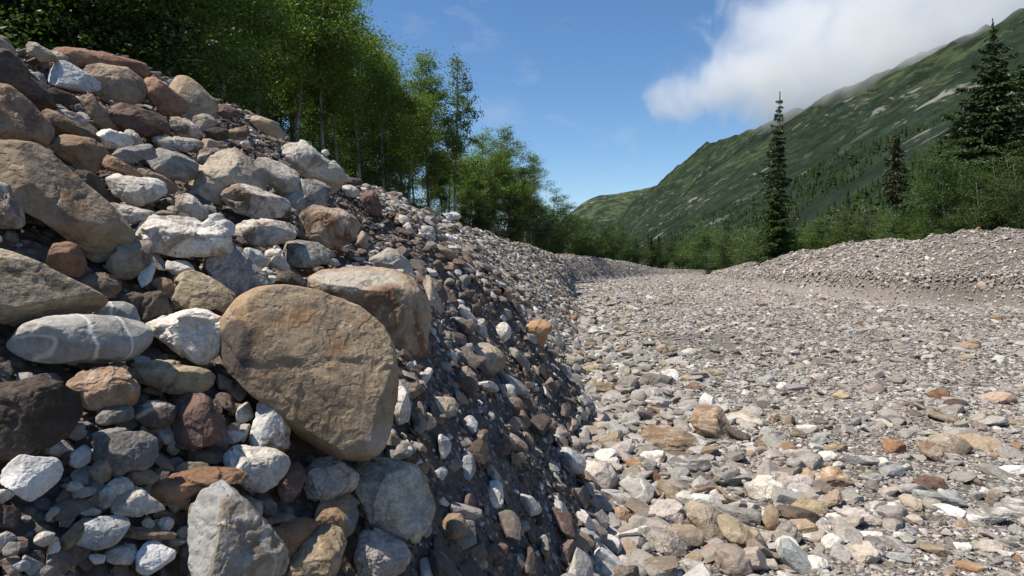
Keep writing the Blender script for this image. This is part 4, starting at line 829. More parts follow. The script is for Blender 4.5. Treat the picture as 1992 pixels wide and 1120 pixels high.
# ------------------------------------------------------------------ gravel: loose stones nobody could count, one object
def build_gravel():
    # variants: faceted and worn pebbles, as islands of the mesh itself
    K = 16; vs = []; fs = []; ids = []; n0 = 0
    for k in range(K):
        r_ = random.Random(900 + k); v, f = ICO[3 if k % 2 else 3]; v = v.copy()
        p = r_.uniform(2.6, 9); v = v / (np.abs(v) ** p).sum(1)[:, None] ** (1 / p)
        for q in range(12 + k % 6):
            n = np.array([r_.gauss(0, 1) for _ in range(3)]); n /= np.linalg.norm(n)
            pr = v @ n; lim = pr.max() * r_.uniform(.55, .85); v = v - (np.clip(pr - lim, 0, None) * .95)[:, None] * n
        v = v * np.array([1.0, r_.uniform(.62, .9), r_.uniform(.26, .55)])
        nn = v / (np.linalg.norm(v, axis=1)[:, None]); v = v + nn * (fbm(v * 2.2 + k * 5, 3, k) * .03)[:, None]
        vs.append(v); fs.append(f + n0); ids.append(np.full(len(v), k)); n0 += len(v)
    nvar = n0
    pts = []; nor = []; siz = []; sel = []; col = []
    pal = np.array([(.30, .285, .265), (.24, .225, .205), (.37, .355, .34), (.47, .455, .44), (.60, .59, .57), (.34, .305, .265), (.30, .24, .18), (.36, .27, .19), (.20, .165, .14), (.13, .11, .10), (.31, .32, .33), (.28, .17, .10), (.39, .365, .345), (.32, .30, .285)])
    pw = np.array([15, 13, 13, 8, 3.2, 8, 4, 1.3, 7, 5, 5, .6, 7, 9]); pw = pw / pw.sum()
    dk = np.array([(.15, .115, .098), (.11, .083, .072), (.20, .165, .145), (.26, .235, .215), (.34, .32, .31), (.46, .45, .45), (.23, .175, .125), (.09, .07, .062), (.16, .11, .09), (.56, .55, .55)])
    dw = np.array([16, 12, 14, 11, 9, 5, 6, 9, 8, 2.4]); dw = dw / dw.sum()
    def add(x, y, s, bias_bank=True, lift=.15):
        # between the boulders of the heap only fines and small stones
        heap = (x / np.maximum(y, .1) < -.17) & (y < 11.5) & (x > -3.4)
        keep = ~(heap & ((s > .055) | (rng.random(len(x)) < .3)))
        # leave room for the single stones
        for c_, sz_, *_r in ROCKS:
            if c_[1] > 60: continue
            dx = x - c_[0]; dy = y - c_[1]
            rad = sz_ * (.62 if c_[0] > -.12 * c_[1] else .42)
            dd = np.hypot(dx, np.where(dy < 0, dy * .75, dy))
            keep &= ~((dd < rad) & (s > .012 + .1 * sz_ * 0))
        x, y, s = x[keep], y[keep], s[keep]
        z = Hsoil(x, y); e = .04
        gx = (Hgt(x + e, y) - Hgt(x - e, y)) / (2 * e); gy = (Hgt(x, y + e) - Hgt(x, y - e)) / (2 * e)
        n = np.stack([-gx, -gy, np.ones_like(gx)], 1); n /= np.linalg.norm(n, axis=1)[:, None]
        P = np.stack([x, y, z], 1) + n * (s * lift)[:, None]
        m = len(x)
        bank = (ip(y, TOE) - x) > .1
        # washed gravel further up the bank, its colour also lightened to look sunlit
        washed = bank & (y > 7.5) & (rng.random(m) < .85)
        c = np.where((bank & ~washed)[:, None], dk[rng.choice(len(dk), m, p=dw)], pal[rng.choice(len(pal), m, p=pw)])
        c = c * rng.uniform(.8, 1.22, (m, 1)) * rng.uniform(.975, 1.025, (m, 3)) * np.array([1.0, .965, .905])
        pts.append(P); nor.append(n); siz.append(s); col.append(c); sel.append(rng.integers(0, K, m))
    def visible(x, y, pad):
        return (y > .5) & (x > -.78 * y - pad) & (x < .78 * y + pad)
    def band(y0, y1, s0, s1, n, xlo=None, xhi=None, pad=1.2, pw_=2.2, patchy=None):
        # power law sizes, area uniform
        k = int(n * 1.0); X = []; Y = []; got = 0
        while got < k:
            y = rng.uniform(y0, y1, k * 3); a = np.maximum(-.78 * y - pad, ip(y, CREST) - 1.2); b = np.minimum(.78 * y + pad, ip(y, RTOE) + 6)
            lo = -.78 * y1 - pad; hi = .78 * y1 + pad
            x = rng.uniform(lo, hi, k * 3); m = (x > a) & (x < b)
            if patchy is not None: m &= rng.random(k * 3) < patchy(x, y)
            X.append(x[m]); Y.append(y[m]); got += m.sum()
        x = np.concatenate(X)[:k]; y = np.concatenate(Y)[:k]
        u = rng.random(len(x)); s = (s0 ** -pw_ + u * (s1 ** -pw_ - s0 ** -pw_)) ** (-1 / pw_)
        add(x, y, s * .5)
    coarse = lambda x, y: np.clip(.45 + 1.1 * n2(x, y, .55, 3, 300), .03, 1) * np.where((y > 11) & (y < 22) & (x > 1.5 + .05 * y), .45, 1)
    sorted_ = lambda x, y: np.clip(.75 + 1.3 * n2(x * 1.6, y * .7, .28, 3, 310), .12, 1)
    band(.9, 5, .018, .05, 26000, pad=.4)
    # middling stones filling the gaps between the boulders
    y = .8 * (11 / .8) ** rng.random(12000); x = -rng.uniform(.14, .85, 12000) * y; add(x, y, rng.uniform(.016, .0545, 12000) * (.5 + y * .14).clip(0, 1.0), lift=.9)
    y = rng.uniform(2.2, 9.5, 520); x = ip(y, TOE) - rng.uniform(0, .62, 520) * (ip(y, TOE) - ip(y, CREST)); add(x, y, rng.uniform(.035, .10, 520), lift=.35)
    band(3.5, 9, .028, .07, 30000, pad=.5)
    band(.9, 9, .06, .15, 6500, patchy=coarse, pw_=2.1)
    band(8, 18, .05, .12, 34000, pw_=2.4, patchy=sorted_)
    band(4.2, 20, .12, .34, 4200, patchy=coarse, pw_=2.3)
    band(17, 38, .08, .2, 34000, pw_=2.6, patchy=sorted_)
    band(18, 60, .2, .45, 2300, patchy=coarse, pw_=3)
    band(36, 120, .14, .38, 32000, pad=3, pw_=2.8)
    # stones that rolled down to the foot of the bank
    for n, s0, s1, w in ((1700, .05, .13, .45), (380, .12, .26, .6)):
        y = 3 * (34 / 3.) ** rng.random(n); x = ip(y, TOE) - .12 + np.abs(rng.normal(0, w, n)) * (.6 + y * .06); add(x, y, (s0 + (s1 - s0) * rng.random(n) ** 2) * .5 * (1 + y * .03), lift=.35)
    y = rng.uniform(3.3, 13, 230); x = ip(y, TOE) - .1 + rng.random(230) ** 1.5 * 1.3; add(x, y, rng.uniform(.055, .15, 230), lift=.35)
    # stones stuck in the slope
    y = 4 * (38 / 4.) ** rng.random(1700); x = ip(y, TOE) - rng.random(1700) * (ip(y, TOE) - ip(y, CREST)); add(x, y, (.04 + .14 * rng.random(1700) ** 2) * .5 * (1 + y * .03), lift=.3)
    # stones in and below the eroded face of the right bank
    y = 22 * (85 / 22.) ** rng.random(9000); x = ip(y, RTOE) + rng.normal(.8, 1.6, 9000); add(x, y, (.05 + .20 * rng.random(9000) ** 5) * .5 * (.7 + y * .010), lift=.3)
    y = 22 * (85 / 22.) ** rng.random(12000); x = ip(y, RTOE) + rng.uniform(-2.2, 1.8, 12000); add(x, y, (.05 + .12 * rng.random(12000) ** 3) * .5 * (.6 + y * .014), lift=.3)
    # stones lining the crests
    for CR, z0, z1, n, s0, s1, side in ((CREST, 6, 12, 500, .04, .16, 0), (CREST, 11, 40, 1600, .08, .30, 0), (RTOE, 25, 80, 1100, .10, .26, 4.3)):
        y = rng.uniform(z0, z1, n); x = ip(y, CR) + side + rng.normal(0, .45, n); add(x, y, rng.uniform(s0, s1, n) ** 1.0 * .5, lift=.3)
    P = np.concatenate(pts); N = np.concatenate(nor); Sz = np.concatenate(siz); Cc = np.concatenate(col); Id = np.concatenate(sel)
    m = len(P)
    # orientation: flat side along the ground normal with scatter, random spin
    N[:, 2] += .25; N = N + rng.normal(0, .36, N.shape); N /= np.linalg.norm(N, axis=1)[:, None]
    spin = rng.uniform(0, 2 * math.pi, m)
    t = np.stack([np.cos(spin), np.sin(spin), np.zeros(m)], 1); t -= N * (t * N).sum(1)[:, None]; t /= np.linalg.norm(t, axis=1)[:, None]
    b = np.cross(N, t)
    # rotation matrix columns t,b,N -> euler XYZ
    r20, r21, r22 = t[:, 2], b[:, 2], N[:, 2]; r10, r00 = t[:, 1], t[:, 0]
    ey = np.arcsin(np.clip(-r20, -1, 1)); ex = np.arctan2(r21, r22); ez = np.arctan2(r10, r00)
    E = np.stack([ex, ey, ez], 1)
    V = np.concatenate([np.concatenate(vs), P])
    o = mesh_np('gravel', V, np.concatenate(fs), smooth=False); me = o.data
    assert len(me.vertices) == len(V)
    def attr(nm, typ, arr, key='value'):
        a = me.attributes.new(nm, typ, 'POINT'); a.data.foreach_set(key, np.ascontiguousarray(arr).ravel())
    attr('vid', 'INT', np.concatenate([np.concatenate(ids), np.full(m, -1)]).astype(np.int32))
    attr('pick', 'INT', np.concatenate([np.zeros(nvar), Id]).astype(np.int32))
    z3 = np.zeros((nvar, 3))
    attr('rot', 'FLOAT_VECTOR', np.concatenate([z3, E]).astype(np.float32), 'vector')
    attr('size', 'FLOAT', np.concatenate([np.zeros(nvar), Sz]).astype(np.float32))
    attr('tint', 'FLOAT_VECTOR', np.concatenate([z3, np.clip(Cc, .02, .8)]).astype(np.float32), 'vector')
    # material
    g = NT('mixed_gravel_stone'); a = g.t.nodes.new('ShaderNodeAttribute'); a.attribute_type = 'INSTANCER'; a.attribute_name = 'tint'
    tcn = g.n('TexCoord'); geo = g.n('NewGeometry'); v = geo.outputs['Position']
    n1 = g.noise(v, 45, 4, .6); n2_ = g.noise(v, 14, 5, .65, .6); n3 = g.noise(v, 160, 2, .6)
    c = g.mix(g.ramp(n2_, [(.35, .5), (.5, 0.)]), a.outputs['Vector'], (.17, .145, .125))
    c = g.mix(g.ramp(n2_, [(.58, 0.), (.74, .45)]), c, (.56, .54, .52))
    c = g.mix(1.0, c, g.ramp(n1, [(.3, .75), (.7, 1.2)]), 'MULTIPLY')
    nb = g.bump(g.math('ADD', n1, g.math('MULTIPLY', n3, .3)), .6, .012)
    g.principled(c, .9, nb, .2)
    me.materials.append(g.m)
    ng = bpy.data.node_groups.new('scatter_gravel', 'GeometryNodeTree')
    ng.interface.new_socket('Geometry', in_out='INPUT', socket_type='NodeSocketGeometry'); ng.interface.new_socket('Geometry', in_out='OUTPUT', socket_type='NodeSocketGeometry')
    N_ = ng.nodes; Lk = ng.links
    gi = N_.new('NodeGroupInput'); go = N_.new('NodeGroupOutput')
    def named(nm, typ):
        q = N_.new('GeometryNodeInputNamedAttribute'); q.data_type = typ; q.inputs['Name'].default_value = nm; return q.outputs['Attribute']
    vid = named('vid', 'INT'); join = N_.new('GeometryNodeJoinGeometry')
    insts = []
    for k in range(K):
        cmp_ = N_.new('FunctionNodeCompare'); cmp_.data_type = 'INT'; cmp_.operation = 'EQUAL'; Lk.new(vid, cmp_.inputs[2]); cmp_.inputs[3].default_value = k
        sp = N_.new('GeometryNodeSeparateGeometry'); sp.domain = 'POINT'; Lk.new(gi.outputs[0], sp.inputs[0]); Lk.new(cmp_.outputs[0], sp.inputs['Selection'])
        gti = N_.new('GeometryNodeGeometryToInstance'); Lk.new(sp.outputs[0], gti.inputs[0]); insts.append(gti)
    for gti in reversed(insts): Lk.new(gti.outputs[0], join.inputs[0])
    cmp_ = N_.new('FunctionNodeCompare'); cmp_.data_type = 'INT'; cmp_.operation = 'EQUAL'; Lk.new(vid, cmp_.inputs[2]); cmp_.inputs[3].default_value = -1
    sp = N_.new('GeometryNodeSeparateGeometry'); sp.domain = 'POINT'; Lk.new(gi.outputs[0], sp.inputs[0]); Lk.new(cmp_.outputs[0], sp.inputs['Selection'])
    iop = N_.new('GeometryNodeInstanceOnPoints'); Lk.new(sp.outputs[0], iop.inputs['Points']); Lk.new(join.outputs[0], iop.inputs['Instance'])
    iop.inputs['Pick Instance'].default_value = True
    Lk.new(named('pick', 'INT'), iop.inputs['Instance Index'])
    e2r = N_.new('FunctionNodeEulerToRotation'); Lk.new(named('rot', 'FLOAT_VECTOR'), e2r.inputs[0]); Lk.new(e2r.outputs[0], iop.inputs['Rotation'])
    Lk.new(named('size', 'FLOAT'), iop.inputs['Scale'])
    Lk.new(iop.outputs[0], go.inputs[0])
    md = o.modifiers.new('scatter', 'NODES'); md.node_group = ng
    o['kind'] = 'stuff'; o['label'] = 'loose grey gravel and pebbles covering the river bed and its banks'
    print('gravel stones', m)
build_gravel()
# ------------------------------------------------------------------ trees
def leaf_mat(name, c1, c2, c3, trans=.35):
    g = NT(name); geo = g.n('NewGeometry'); oi = g.n('ObjectInfo')
    c = g.ramp(geo.outputs['Random Per Island'], [(0, c1), (.5, c2), (1, c3)])
    hs = g.t.nodes.new('ShaderNodeHueSaturation'); g.l(c, hs.inputs['Color'])
    g.l(g.math('ADD', g.math('MULTIPLY', oi.outputs['Random'], .5), .72), hs.inputs['Value'])
    g.l(g.math('ADD', g.math('MULTIPLY', oi.outputs['Random'], .025), .488), hs.inputs['Hue'])
    b = g.t.nodes.new('ShaderNodeBsdfPrincipled'); g.l(hs.outputs[0], b.inputs['Base Color']); b.inputs['Roughness'].default_value = .5
    b.inputs['Specular IOR Level'].default_value = .3
    if trans:
        t = g.t.nodes.new('ShaderNodeBsdfTranslucent'); br = g.mix(1.0, hs.outputs[0], (1.25, 1.45, .45), 'MULTIPLY'); g.l(br, t.inputs[0])
        m = g.t.nodes.new('ShaderNodeMixShader'); m.inputs[0].default_value = trans; g.l(b.outputs[0], m.inputs[1]); g.l(t.outputs[0], m.inputs[2]); g.l(m.outputs[0], g.out.inputs[0])
    else: g.l(b.outputs[0], g.out.inputs[0])
    return g.m
LEAF = leaf_mat('alder_leaves', (.085, .14, .03), (.14, .21, .046), (.23, .29, .095), .38)
LEAF2 = leaf_mat('willow_leaves', (.050, .088, .020), (.078, .128, .029), (.13, .185, .052), .32)
LEAF3 = leaf_mat('dark_alder_leaves', (.038, .066, .018), (.062, .10, .026), (.105, .15, .044), .3)
NEED = leaf_mat('spruce_needles', (.022, .038, .013), (.04, .062, .02), (.066, .09, .03), .12)
NEEDY = leaf_mat('young_spruce_needles', (.03, .06, .012), (.05, .09, .018), (.07, .12, .025), .2)
NEEDB = leaf_mat('browned_spruce_needles', (.03, .036, .014), (.048, .052, .02), (.07, .068, .03), .12)
def bark_mat(name, a, b_):
    g = NT(name); tcn = g.n('TexCoord'); mp = g.t.nodes.new('ShaderNodeMapping'); mp.inputs['Scale'].default_value = (1, 1, .35); g.l(tcn.outputs['Object'], mp.inputs[0])
    n1 = g.noise(mp.outputs[0], 9, 5); n2_ = g.noise(tcn.outputs['Object'], 2, 3)
    c = g.mix(n1, a, b_); c = g.mix(g.ramp(n2_, [(.5, 0.), (.6, .6)]), c, tuple(k * .4 for k in a))
    g.principled(c, .9, g.bump(n1, .6, .02), .1); return g.m
BARK = bark_mat('alder_bark', (.22, .20, .165), (.40, .375, .33)); BARKS = bark_mat('spruce_bark', (.09, .07, .055), (.17, .14, .11))

def tube(path, rads, sides=6):
    path = np.array(path); n = len(path); v = []; f = []
    for k in range(n):
        t = path[min(k + 1, n - 1)] - path[max(k - 1, 0)]; t = t / (np.linalg.norm(t) + 1e-9)
        a = np.cross(t, [0.3, 1, .1]); a /= np.linalg.norm(a) + 1e-9; b = np.cross(t, a)
        for s in range(sides):
            w = 2 * math.pi * s / sides; v.append(path[k] + (a * math.cos(w) + b * math.sin(w)) * rads[k])
    for k in range(n - 1):
        for s in range(sides):
            f.append([k * sides + s, k * sides + (s + 1) % sides, (k + 1) * sides + (s + 1) % sides, (k + 1) * sides + s])
    return np.array(v), np.array(f)
def merge(parts):
    vs, fs, n = [], [], 0
    for v, f in parts: vs.append(v); fs.append(f + n); n += len(v)
    return np.concatenate(vs), np.concatenate(fs)
def leaf_quads(P, size, g_, up=.4, asp=.6, dirs=None):
    n = len(P); a = g_.normal(0, 1, (n, 3)) if dirs is None else dirs + g_.normal(0, .25, (n, 3))
    a /= np.linalg.norm(a, axis=1)[:, None]; b = g_.normal(0, 1, (n, 3)); b[:, 2] *= up
    b -= a * (a * b).sum(1)[:, None]; b /= np.linalg.norm(b, axis=1)[:, None]
    s = (size * g_.uniform(.6, 1.3, n))[:, None]
    V = np.stack([P - a * s * .5, P + b * s * asp * .5 , P + a * s * .5, P - b * s * asp * .5], 1).reshape(-1, 3)
    return V, np.arange(4 * n).reshape(-1, 4)

def mk_alder(seed, h=13, crown0=.32, width=2.2, leaves=12000, lsize=.15, stems=1, mat=None, mat_name='alder', lowtwigs=True, peak=.45):
    g_ = np.random.default_rng(seed); r_ = random.Random(seed)
    wood = []; LP = []
    per = leaves // stems
    for st in range(stems):
        ang = r_.uniform(0, 6.28); lean = (r_.uniform(.05, .14) if stems == 1 else r_.uniform(.15, .4)) * h * (.5 if stems > 1 else .35)
        hh = h * (1 if st == 0 else r_.uniform(.7, .95)); zz = np.linspace(0, 1, 14)
        w1, w2 = r_.uniform(-.25, .25), r_.uniform(-.25, .25)
        path = np.stack([math.cos(ang) * lean * zz ** 1.3 + w1 * np.sin(zz * 5) * .8, math.sin(ang) * lean * zz ** 1.3 + w2 * np.sin(zz * 4 + 1) * .8, zz * hh], 1)
        rad = (.0085 * h) * (1 - zz * .92) * (1 if stems == 1 else .7) + .008
        wood.append(tube(path, rad, 7))
        nb = 46 if stems == 1 else 24
        at = lambda t: np.array([np.interp(t, zz, path[:, k]) for k in range(3)])
        wts = []; brs = []
        for k in range(nb):
            t = crown0 + (1 - crown0) * (k + r_.random()) / nb; t = min(t, .985)
            u = (t - crown0) / (1 - crown0)
            prof = (u / peak) ** .6 if u < peak else ((1 - u) / (1 - peak)) ** .75
            ln = width * (.16 + prof * .9) * r_.uniform(.55, 1.25)
            a = r_.uniform(0, 6.28); el = r_.uniform(.15, .9)
            d = np.array([math.cos(a) * math.cos(el), math.sin(a) * math.cos(el), math.sin(el)])
            p0 = at(t); s = np.linspace(0, 1, 5)
            bp = p0 + d * ln * s[:, None] + np.array([0, 0, -.12 * ln]) * (s ** 2)[:, None] + g_.normal(0, .05 * ln, (5, 3)) * s[:, None]
            wood.append(tube(bp, .011 * ln + .012 - (.010 * ln + .008) * s, 4)); brs.append(bp); wts.append(ln ** 1.6 + .05)
        if lowtwigs:
            for k in range(7):
                t = r_.uniform(.12, crown0 + .1); a = r_.uniform(0, 6.28); ln = r_.uniform(.5, 1.6); p0 = at(t)
                d = np.array([math.cos(a), math.sin(a), r_.uniform(.1, .9)]); s = np.linspace(0, 1, 4)
                wood.append(tube(p0 + d * ln * s[:, None] + g_.normal(0, .06, (4, 3)) * s[:, None], .016 - .012 * s, 4))
        wts = np.array(wts) / sum(wts)
        for bp, w in zip(brs, wts):
            n = int(per * w); ncl = max(3, n // 26)
            # leaf clumps on twigs along the branch
            s = g_.uniform(.25, 1.05, ncl) ** .8
            cc = np.stack([np.interp(s, np.linspace(0, 1, 5), bp[:, k]) for k in range(3)], 1)
            ln = np.linalg.norm(bp[-1] - bp[0]); cc += g_.normal(0, 1, (ncl, 3)) * ln * np.array([.2, .2, .15])
            which = g_.integers(0, ncl, n); rad_ = g_.uniform(.10, .30, ncl)[which] * (h / 13) ** .5
            LP.append(cc[which] + g_.normal(0, 1, (n, 3)) * rad_[:, None] * np.array([1, 1, .7]))
    LP = np.concatenate(LP); LP[:, 2] = np.maximum(LP[:, 2], .05)
    wv, wf = merge(wood); lv, lf = leaf_quads(LP, lsize, g_)
    e = bpy.data.objects.new(mat_name, None)
    t = mesh_np('trunk', wv, wf, BARK, link=False); c = mesh_np('crown', lv, lf, mat or LEAF, smooth=False, link=False)
    return dict(root=e, parts=[t, c], h=LP[:, 2].max(), name=mat_name)

def mk_spruce(seed, h=16, base_w=2.6, sparse_top=.0, needle=None, den=1.0, bare=.04, narrow=1.0):
    g_ = np.random.default_rng(seed); r_ = random.Random(seed)
    wood = []; P = []; D = []
    zz = np.linspace(0, 1, 12); path = np.stack([np.sin(zz * 3 + seed) * .10, np.cos(zz * 4) * .08, zz * h], 1)
    wood.append(tube(path, .012 * h * (1 - zz * .95) + .01, 7))
    z = h * bare; ph = [r_.uniform(0, 6.28) for _ in range(4)]
    while z < h * .985:
        u = z / h; ln0 = base_w * narrow * (1 - u) ** .85 + .12
        nb = r_.randint(5, 7)
        if sparse_top and u > .8: nb = r_.randint(2, 4)
        a0 = r_.uniform(0, 6.28)
        for k in range(nb):
            a = a0 + 6.28 * k / nb + r_.uniform(-.3, .3); ln = ln0 * r_.uniform(.5, 1.2) * (1 + .28 * math.sin(a + ph[0] + u * 5) + .22 * math.sin(2 * a + ph[1] - u * 11))
            if r_.random() < .10: continue
            ln = max(ln, .12)
            droop = (.40 if u < .75 else .05) * ln * r_.uniform(.6, 1.3)
            s = np.linspace(0, 1, 6); d = np.array([math.cos(a), math.sin(a), 0])
            p0 = np.array([np.interp(u, zz, path[:, 0]), np.interp(u, zz, path[:, 1]), z])
            bp = p0 + d * ln * s[:, None] + np.array([0, 0, 1]) * (.18 * ln * s - droop * s ** 1.4 + .12 * ln * s ** 4)[:, None]
            wood.append(tube(bp, .02 * (1 - s * .8) + .004, 3))
            n = int(70 * ln * den) + 8
            t = g_.uniform(.08, 1, n); q = np.stack([np.interp(t, s, bp[:, j]) for j in range(3)], 1)
            side = np.cross(d, [0, 0, 1]); off = g_.normal(0, 1, n) * (.24 * ln * (1.1 - t) + .05)
            q += side * off[:, None]; q[:, 2] -= np.abs(g_.normal(0, 1, n)) * .13 + np.abs(off) * .25
            P.append(q); dd = d * .8 + side * np.sign(off)[:, None] * .7 + np.array([0, 0, -.55]); D.append(dd)
        z += (.26 + .42 * (1 - u) * r_.uniform(.5, 1.5)) * (h / 16) * r_.uniform(.75, 1.25) * (1.5 if sparse_top and u > .75 else 1)
    P.append(np.stack([np.zeros(24), np.zeros(24), g_.uniform(h * .96, h * 1.015, 24)], 1)); D.append(np.tile([0, 0, 1.], (24, 1)))
    P = np.concatenate(P); D = np.concatenate(D)
    wv, wf = merge(wood); lv, lf = leaf_quads(P, .30 * (h / 16) ** .5, g_, asp=.34, dirs=D)
    e = bpy.data.objects.new('spruce', None)
    t = mesh_np('trunk', wv, wf, BARKS, link=False); c = mesh_np('crown', lv, lf, needle or NEED, smooth=False, link=False)
    return dict(root=e, parts=[t, c], h=h, name='spruce')

used = set()
def put(v, x, y, h, label, cat, group, wide=1.0, rz=None, sink=.15):
    first = id(v) not in used; used.add(id(v))
    e = v['root'] if first else v['root'].copy(); C.objects.link(e)
    for p in v['parts']:
        q = p if first else p.copy(); C.objects.link(q); q.parent = e
    s = h / v['h']; z = float(Hgt([x], [y])[0])
    e.location = (x, y, z - sink); e.scale = (s * wide, s * wide, s); e.rotation_euler = (0, 0, random.uniform(0, 6.28) if rz is None else rz)
    tag(e, label, cat, group); return e
def put_px(v, px, toppy, d, label, cat, group, wide=1.0, **k):
    x = (px - 996) / F * d; top = CAM[2] + (HORIZON - toppy) / F * d; z = float(Hgt([x], [d])[0])
    h = top - z + .15
    return put(v, x, d, max(h, 1.2), label, cat, group, wide, **k)

alders = [mk_alder(1, 14, .40, 1.9, 22000, .105), mk_alder(2, 15, .46, 1.7, 22000, .105), mk_alder(3, 12, .30, 2.1, 24000, .095), mk_alder(4, 13, .48, 1.7, 20000, .105), mk_alder(5, 14, .40, 1.9, 22000, .105)]
thin = mk_alder(9, 14, .40, 1.75, 7800, .15, peak=.35)
bushes = [mk_alder(21, 5, .03, 1.7, 20000, .075, 4, LEAF2, 'bush', False, .35), mk_alder(22, 6, .04, 1.6, 20000, .075, 5, LEAF2, 'bush', False, .4), mk_alder(23, 5, .02, 2.0, 22000, .075, 5, LEAF2, 'bush', False, .3)]
full = [mk_alder(31, 10, .10, 2.5, 34000, .10, 2, LEAF3, 'deciduous_tree', False, .35), mk_alder(32, 9, .06, 2.6, 34000, .10, 3, LEAF3, 'deciduous_tree', False, .3)]
sp_tall = mk_spruce(41, 19, 2.6, 1.0, NEED, .75)
sp_big = mk_spruce(42, 17, 4.6, .5, NEED, 1.9)
sp_brown = mk_spruce(43, 13, 2.3, 0, NEEDB, 1.2)
sp_young = mk_spruce(44, 7, 2.3, 0, NEEDY, 2.4)
sp_far = mk_spruce(45, 11, 2.0, 0, NEED, 1.1)

GW = 'trees of the wood behind the left bank'
front = [(345, -330, 17, 2, 'bright green leafy tree at the left end of the wood above the reddish slab'), (430, -260, 20, 0, 'tall leafy tree behind the crest beside the ridged tan boulder'),
 (505, -200, 23, 4, 'tall leafy tree behind the flat squared stone near the crest'), (575, -120, 26, 1, 'slender tree with pale trunk behind the large rough white boulder'),
 (628, -60, 28, 3, 'slender tree with pale leaning trunk behind the top of the large rough white boulder'), (665, -50, 31, 0, 'slender tall tree just right of the large rough white boulder'),
 (700, 0, 34, 4, 'tree whose crown forms the left edge of the open sky'), (745, 62, 37, 2, 'tree with round crown stepping down at the left of the sky'),
 (795, 95, 41, 1, 'tree at the right shoulder of the tall left wood'), (835, 165, 46, 3, 'lower tree between the tall wood and the thin lone crowned tree')]
for px, ty, d, k, lb in front: put_px(alders[k], px, ty, d, lb, 'tree', GW, 1.2)
put_px(thin, 893, 98, 43, 'thin tree with airy crown and pale trunk standing free against the sky', 'tree', GW, rz=1.0)
for px, ty, d, k, w, lb in [(940, 242, 52, 2, 1.3, 'dark leafy tree between the thin free standing tree and its right hand neighbours'), (988, 238, 57, 0, 1.35, 'round topped tree right of the thin free standing tree'), (1024, 296, 62, 4, 1.15, 'tree at the right end of the tall wood with loose edge against the sky'),
                         (962, 290, 55, 3, 1.3, 'lower tree half hidden right of the thin free standing tree')]:
    put_px(alders[k], px, ty, d, lb, 'tree', GW, w)
for px, ty, d, k, lb in [(930, 330, 50, 0, 'leafy undertree with low branches just right of the thin free standing tree'), (985, 345, 56, 1, 'leafy undertree below the round topped tree'), (1035, 370, 62, 0, 'leafy undertree at the foot of the loose edged last tall tree')]:
    put_px(full[k], px, ty, d, lb, 'tree', GW, 1.2)
for px, ty, d, k, lb in [(1062, 366, 72, 0, 'low leafy tree right of the tall wood'), (1090, 382, 78, 1, 'second low leafy tree right of the tall wood'), (1120, 396, 86, 0, 'small rounded tree behind the far left bank'), (1154, 412, 92, 1, 'small rounded tree above the middle of the far left bank'), (1187, 426, 98, 0, 'small rounded tree above the right part of the far left bank'), (1218, 442, 104, 1, 'last small tree at the right end of the far left bank')]:
    put_px(full[k], px, ty, d, lb, 'tree', 'low trees behind the far left bank', 1.6)
SKY = [(300, -250), (600, -80), (690, 20), (720, 50), (790, 130), (830, 190), (870, 240), (940, 260), (1000, 270), (1040, 330), (1055, 415), (1090, 432), (1150, 462), (1230, 490)]
rr = random.Random(5)
for k in range(40):
    px = rr.uniform(360, 1045); f0 = np.interp(px, [345, 665, 835, 1030], [17, 31, 46, 62]); d = f0 + rr.uniform(3, 30)
    ty = np.interp(px, [p[0] for p in SKY], [p[1] for p in SKY]) + rr.uniform(10, 90)
    put_px(alders[k % 5], px, ty, d, 'slender leafy tree standing in the dense middle of the left wood', 'tree', 'crowded inner trees of the left wood')
for k in range(20):
    px = rr.uniform(330, 1050); f0 = np.interp(px, [345, 665, 835, 1030], [18, 31, 45, 60]); d = f0 + rr.uniform(-1, 10)
    x = (px - 996) / F * d
    put(bushes[k % 3], x, d, rr.uniform(2.2, 4.5), 'leafy green bush growing among the trunks of the left wood', 'bush', 'bushes under the left wood')
for k in range(16):
    px = rr.uniform(1040, 1235); d = rr.uniform(95, 125); put(full[k % 2], (px - 996) / F * d, d, rr.uniform(4, 6.5), 'low leafy tree in the belt behind the far left bank', 'tree', 'belt of trees behind the far left bank', 1.3)
for k in range(30):
    px = rr.uniform(540, 1050); d = np.interp(px, [540, 1050], [38, 78]) + rr.uniform(2, 22)
    put(full[k % 2], (px - 996) / F * d, d, rr.uniform(5.5, 8.5), 'low dark tree in the shade at the back of the left wood', 'tree', 'shaded trees at the back of the left wood', 1.5)
# wooded hillside on the left
for k in range(62):
    d = rr.uniform(15, 75); px = rr.uniform(-150, 520) if d > 25 else rr.uniform(-120, 300); x = (px - 996) / F * d
    v = [full[0], full[1], alders[2], alders[0]][k % 4]
    if k % 7 == 3: v = sp_far
    put(v, x, d, rr.uniform(8, 13), 'dark green tree on the wooded slope at the upper left' if v is not sp_far else 'dark spruce on the wooded slope at the upper left', 'tree' if v is not sp_far else 'spruce', 'trees on the wooded slope at the upper left' if v is not sp_far else 'spruces on the wooded slope at the upper left', 1.25)
for k in range(34):
    d = rr.uniform(9, 30); px = rr.uniform(-100, 420); x = (px - 996) / F * d
    if x > -9.5: x = -9.5 - rr.random() * 3
    put(bushes[k % 3], x, d, rr.uniform(2.5, 4.5), 'green bush at the foot of the wooded slope behind the heap', 'bush', 'bushes at the foot of the wooded slope', 1.2)

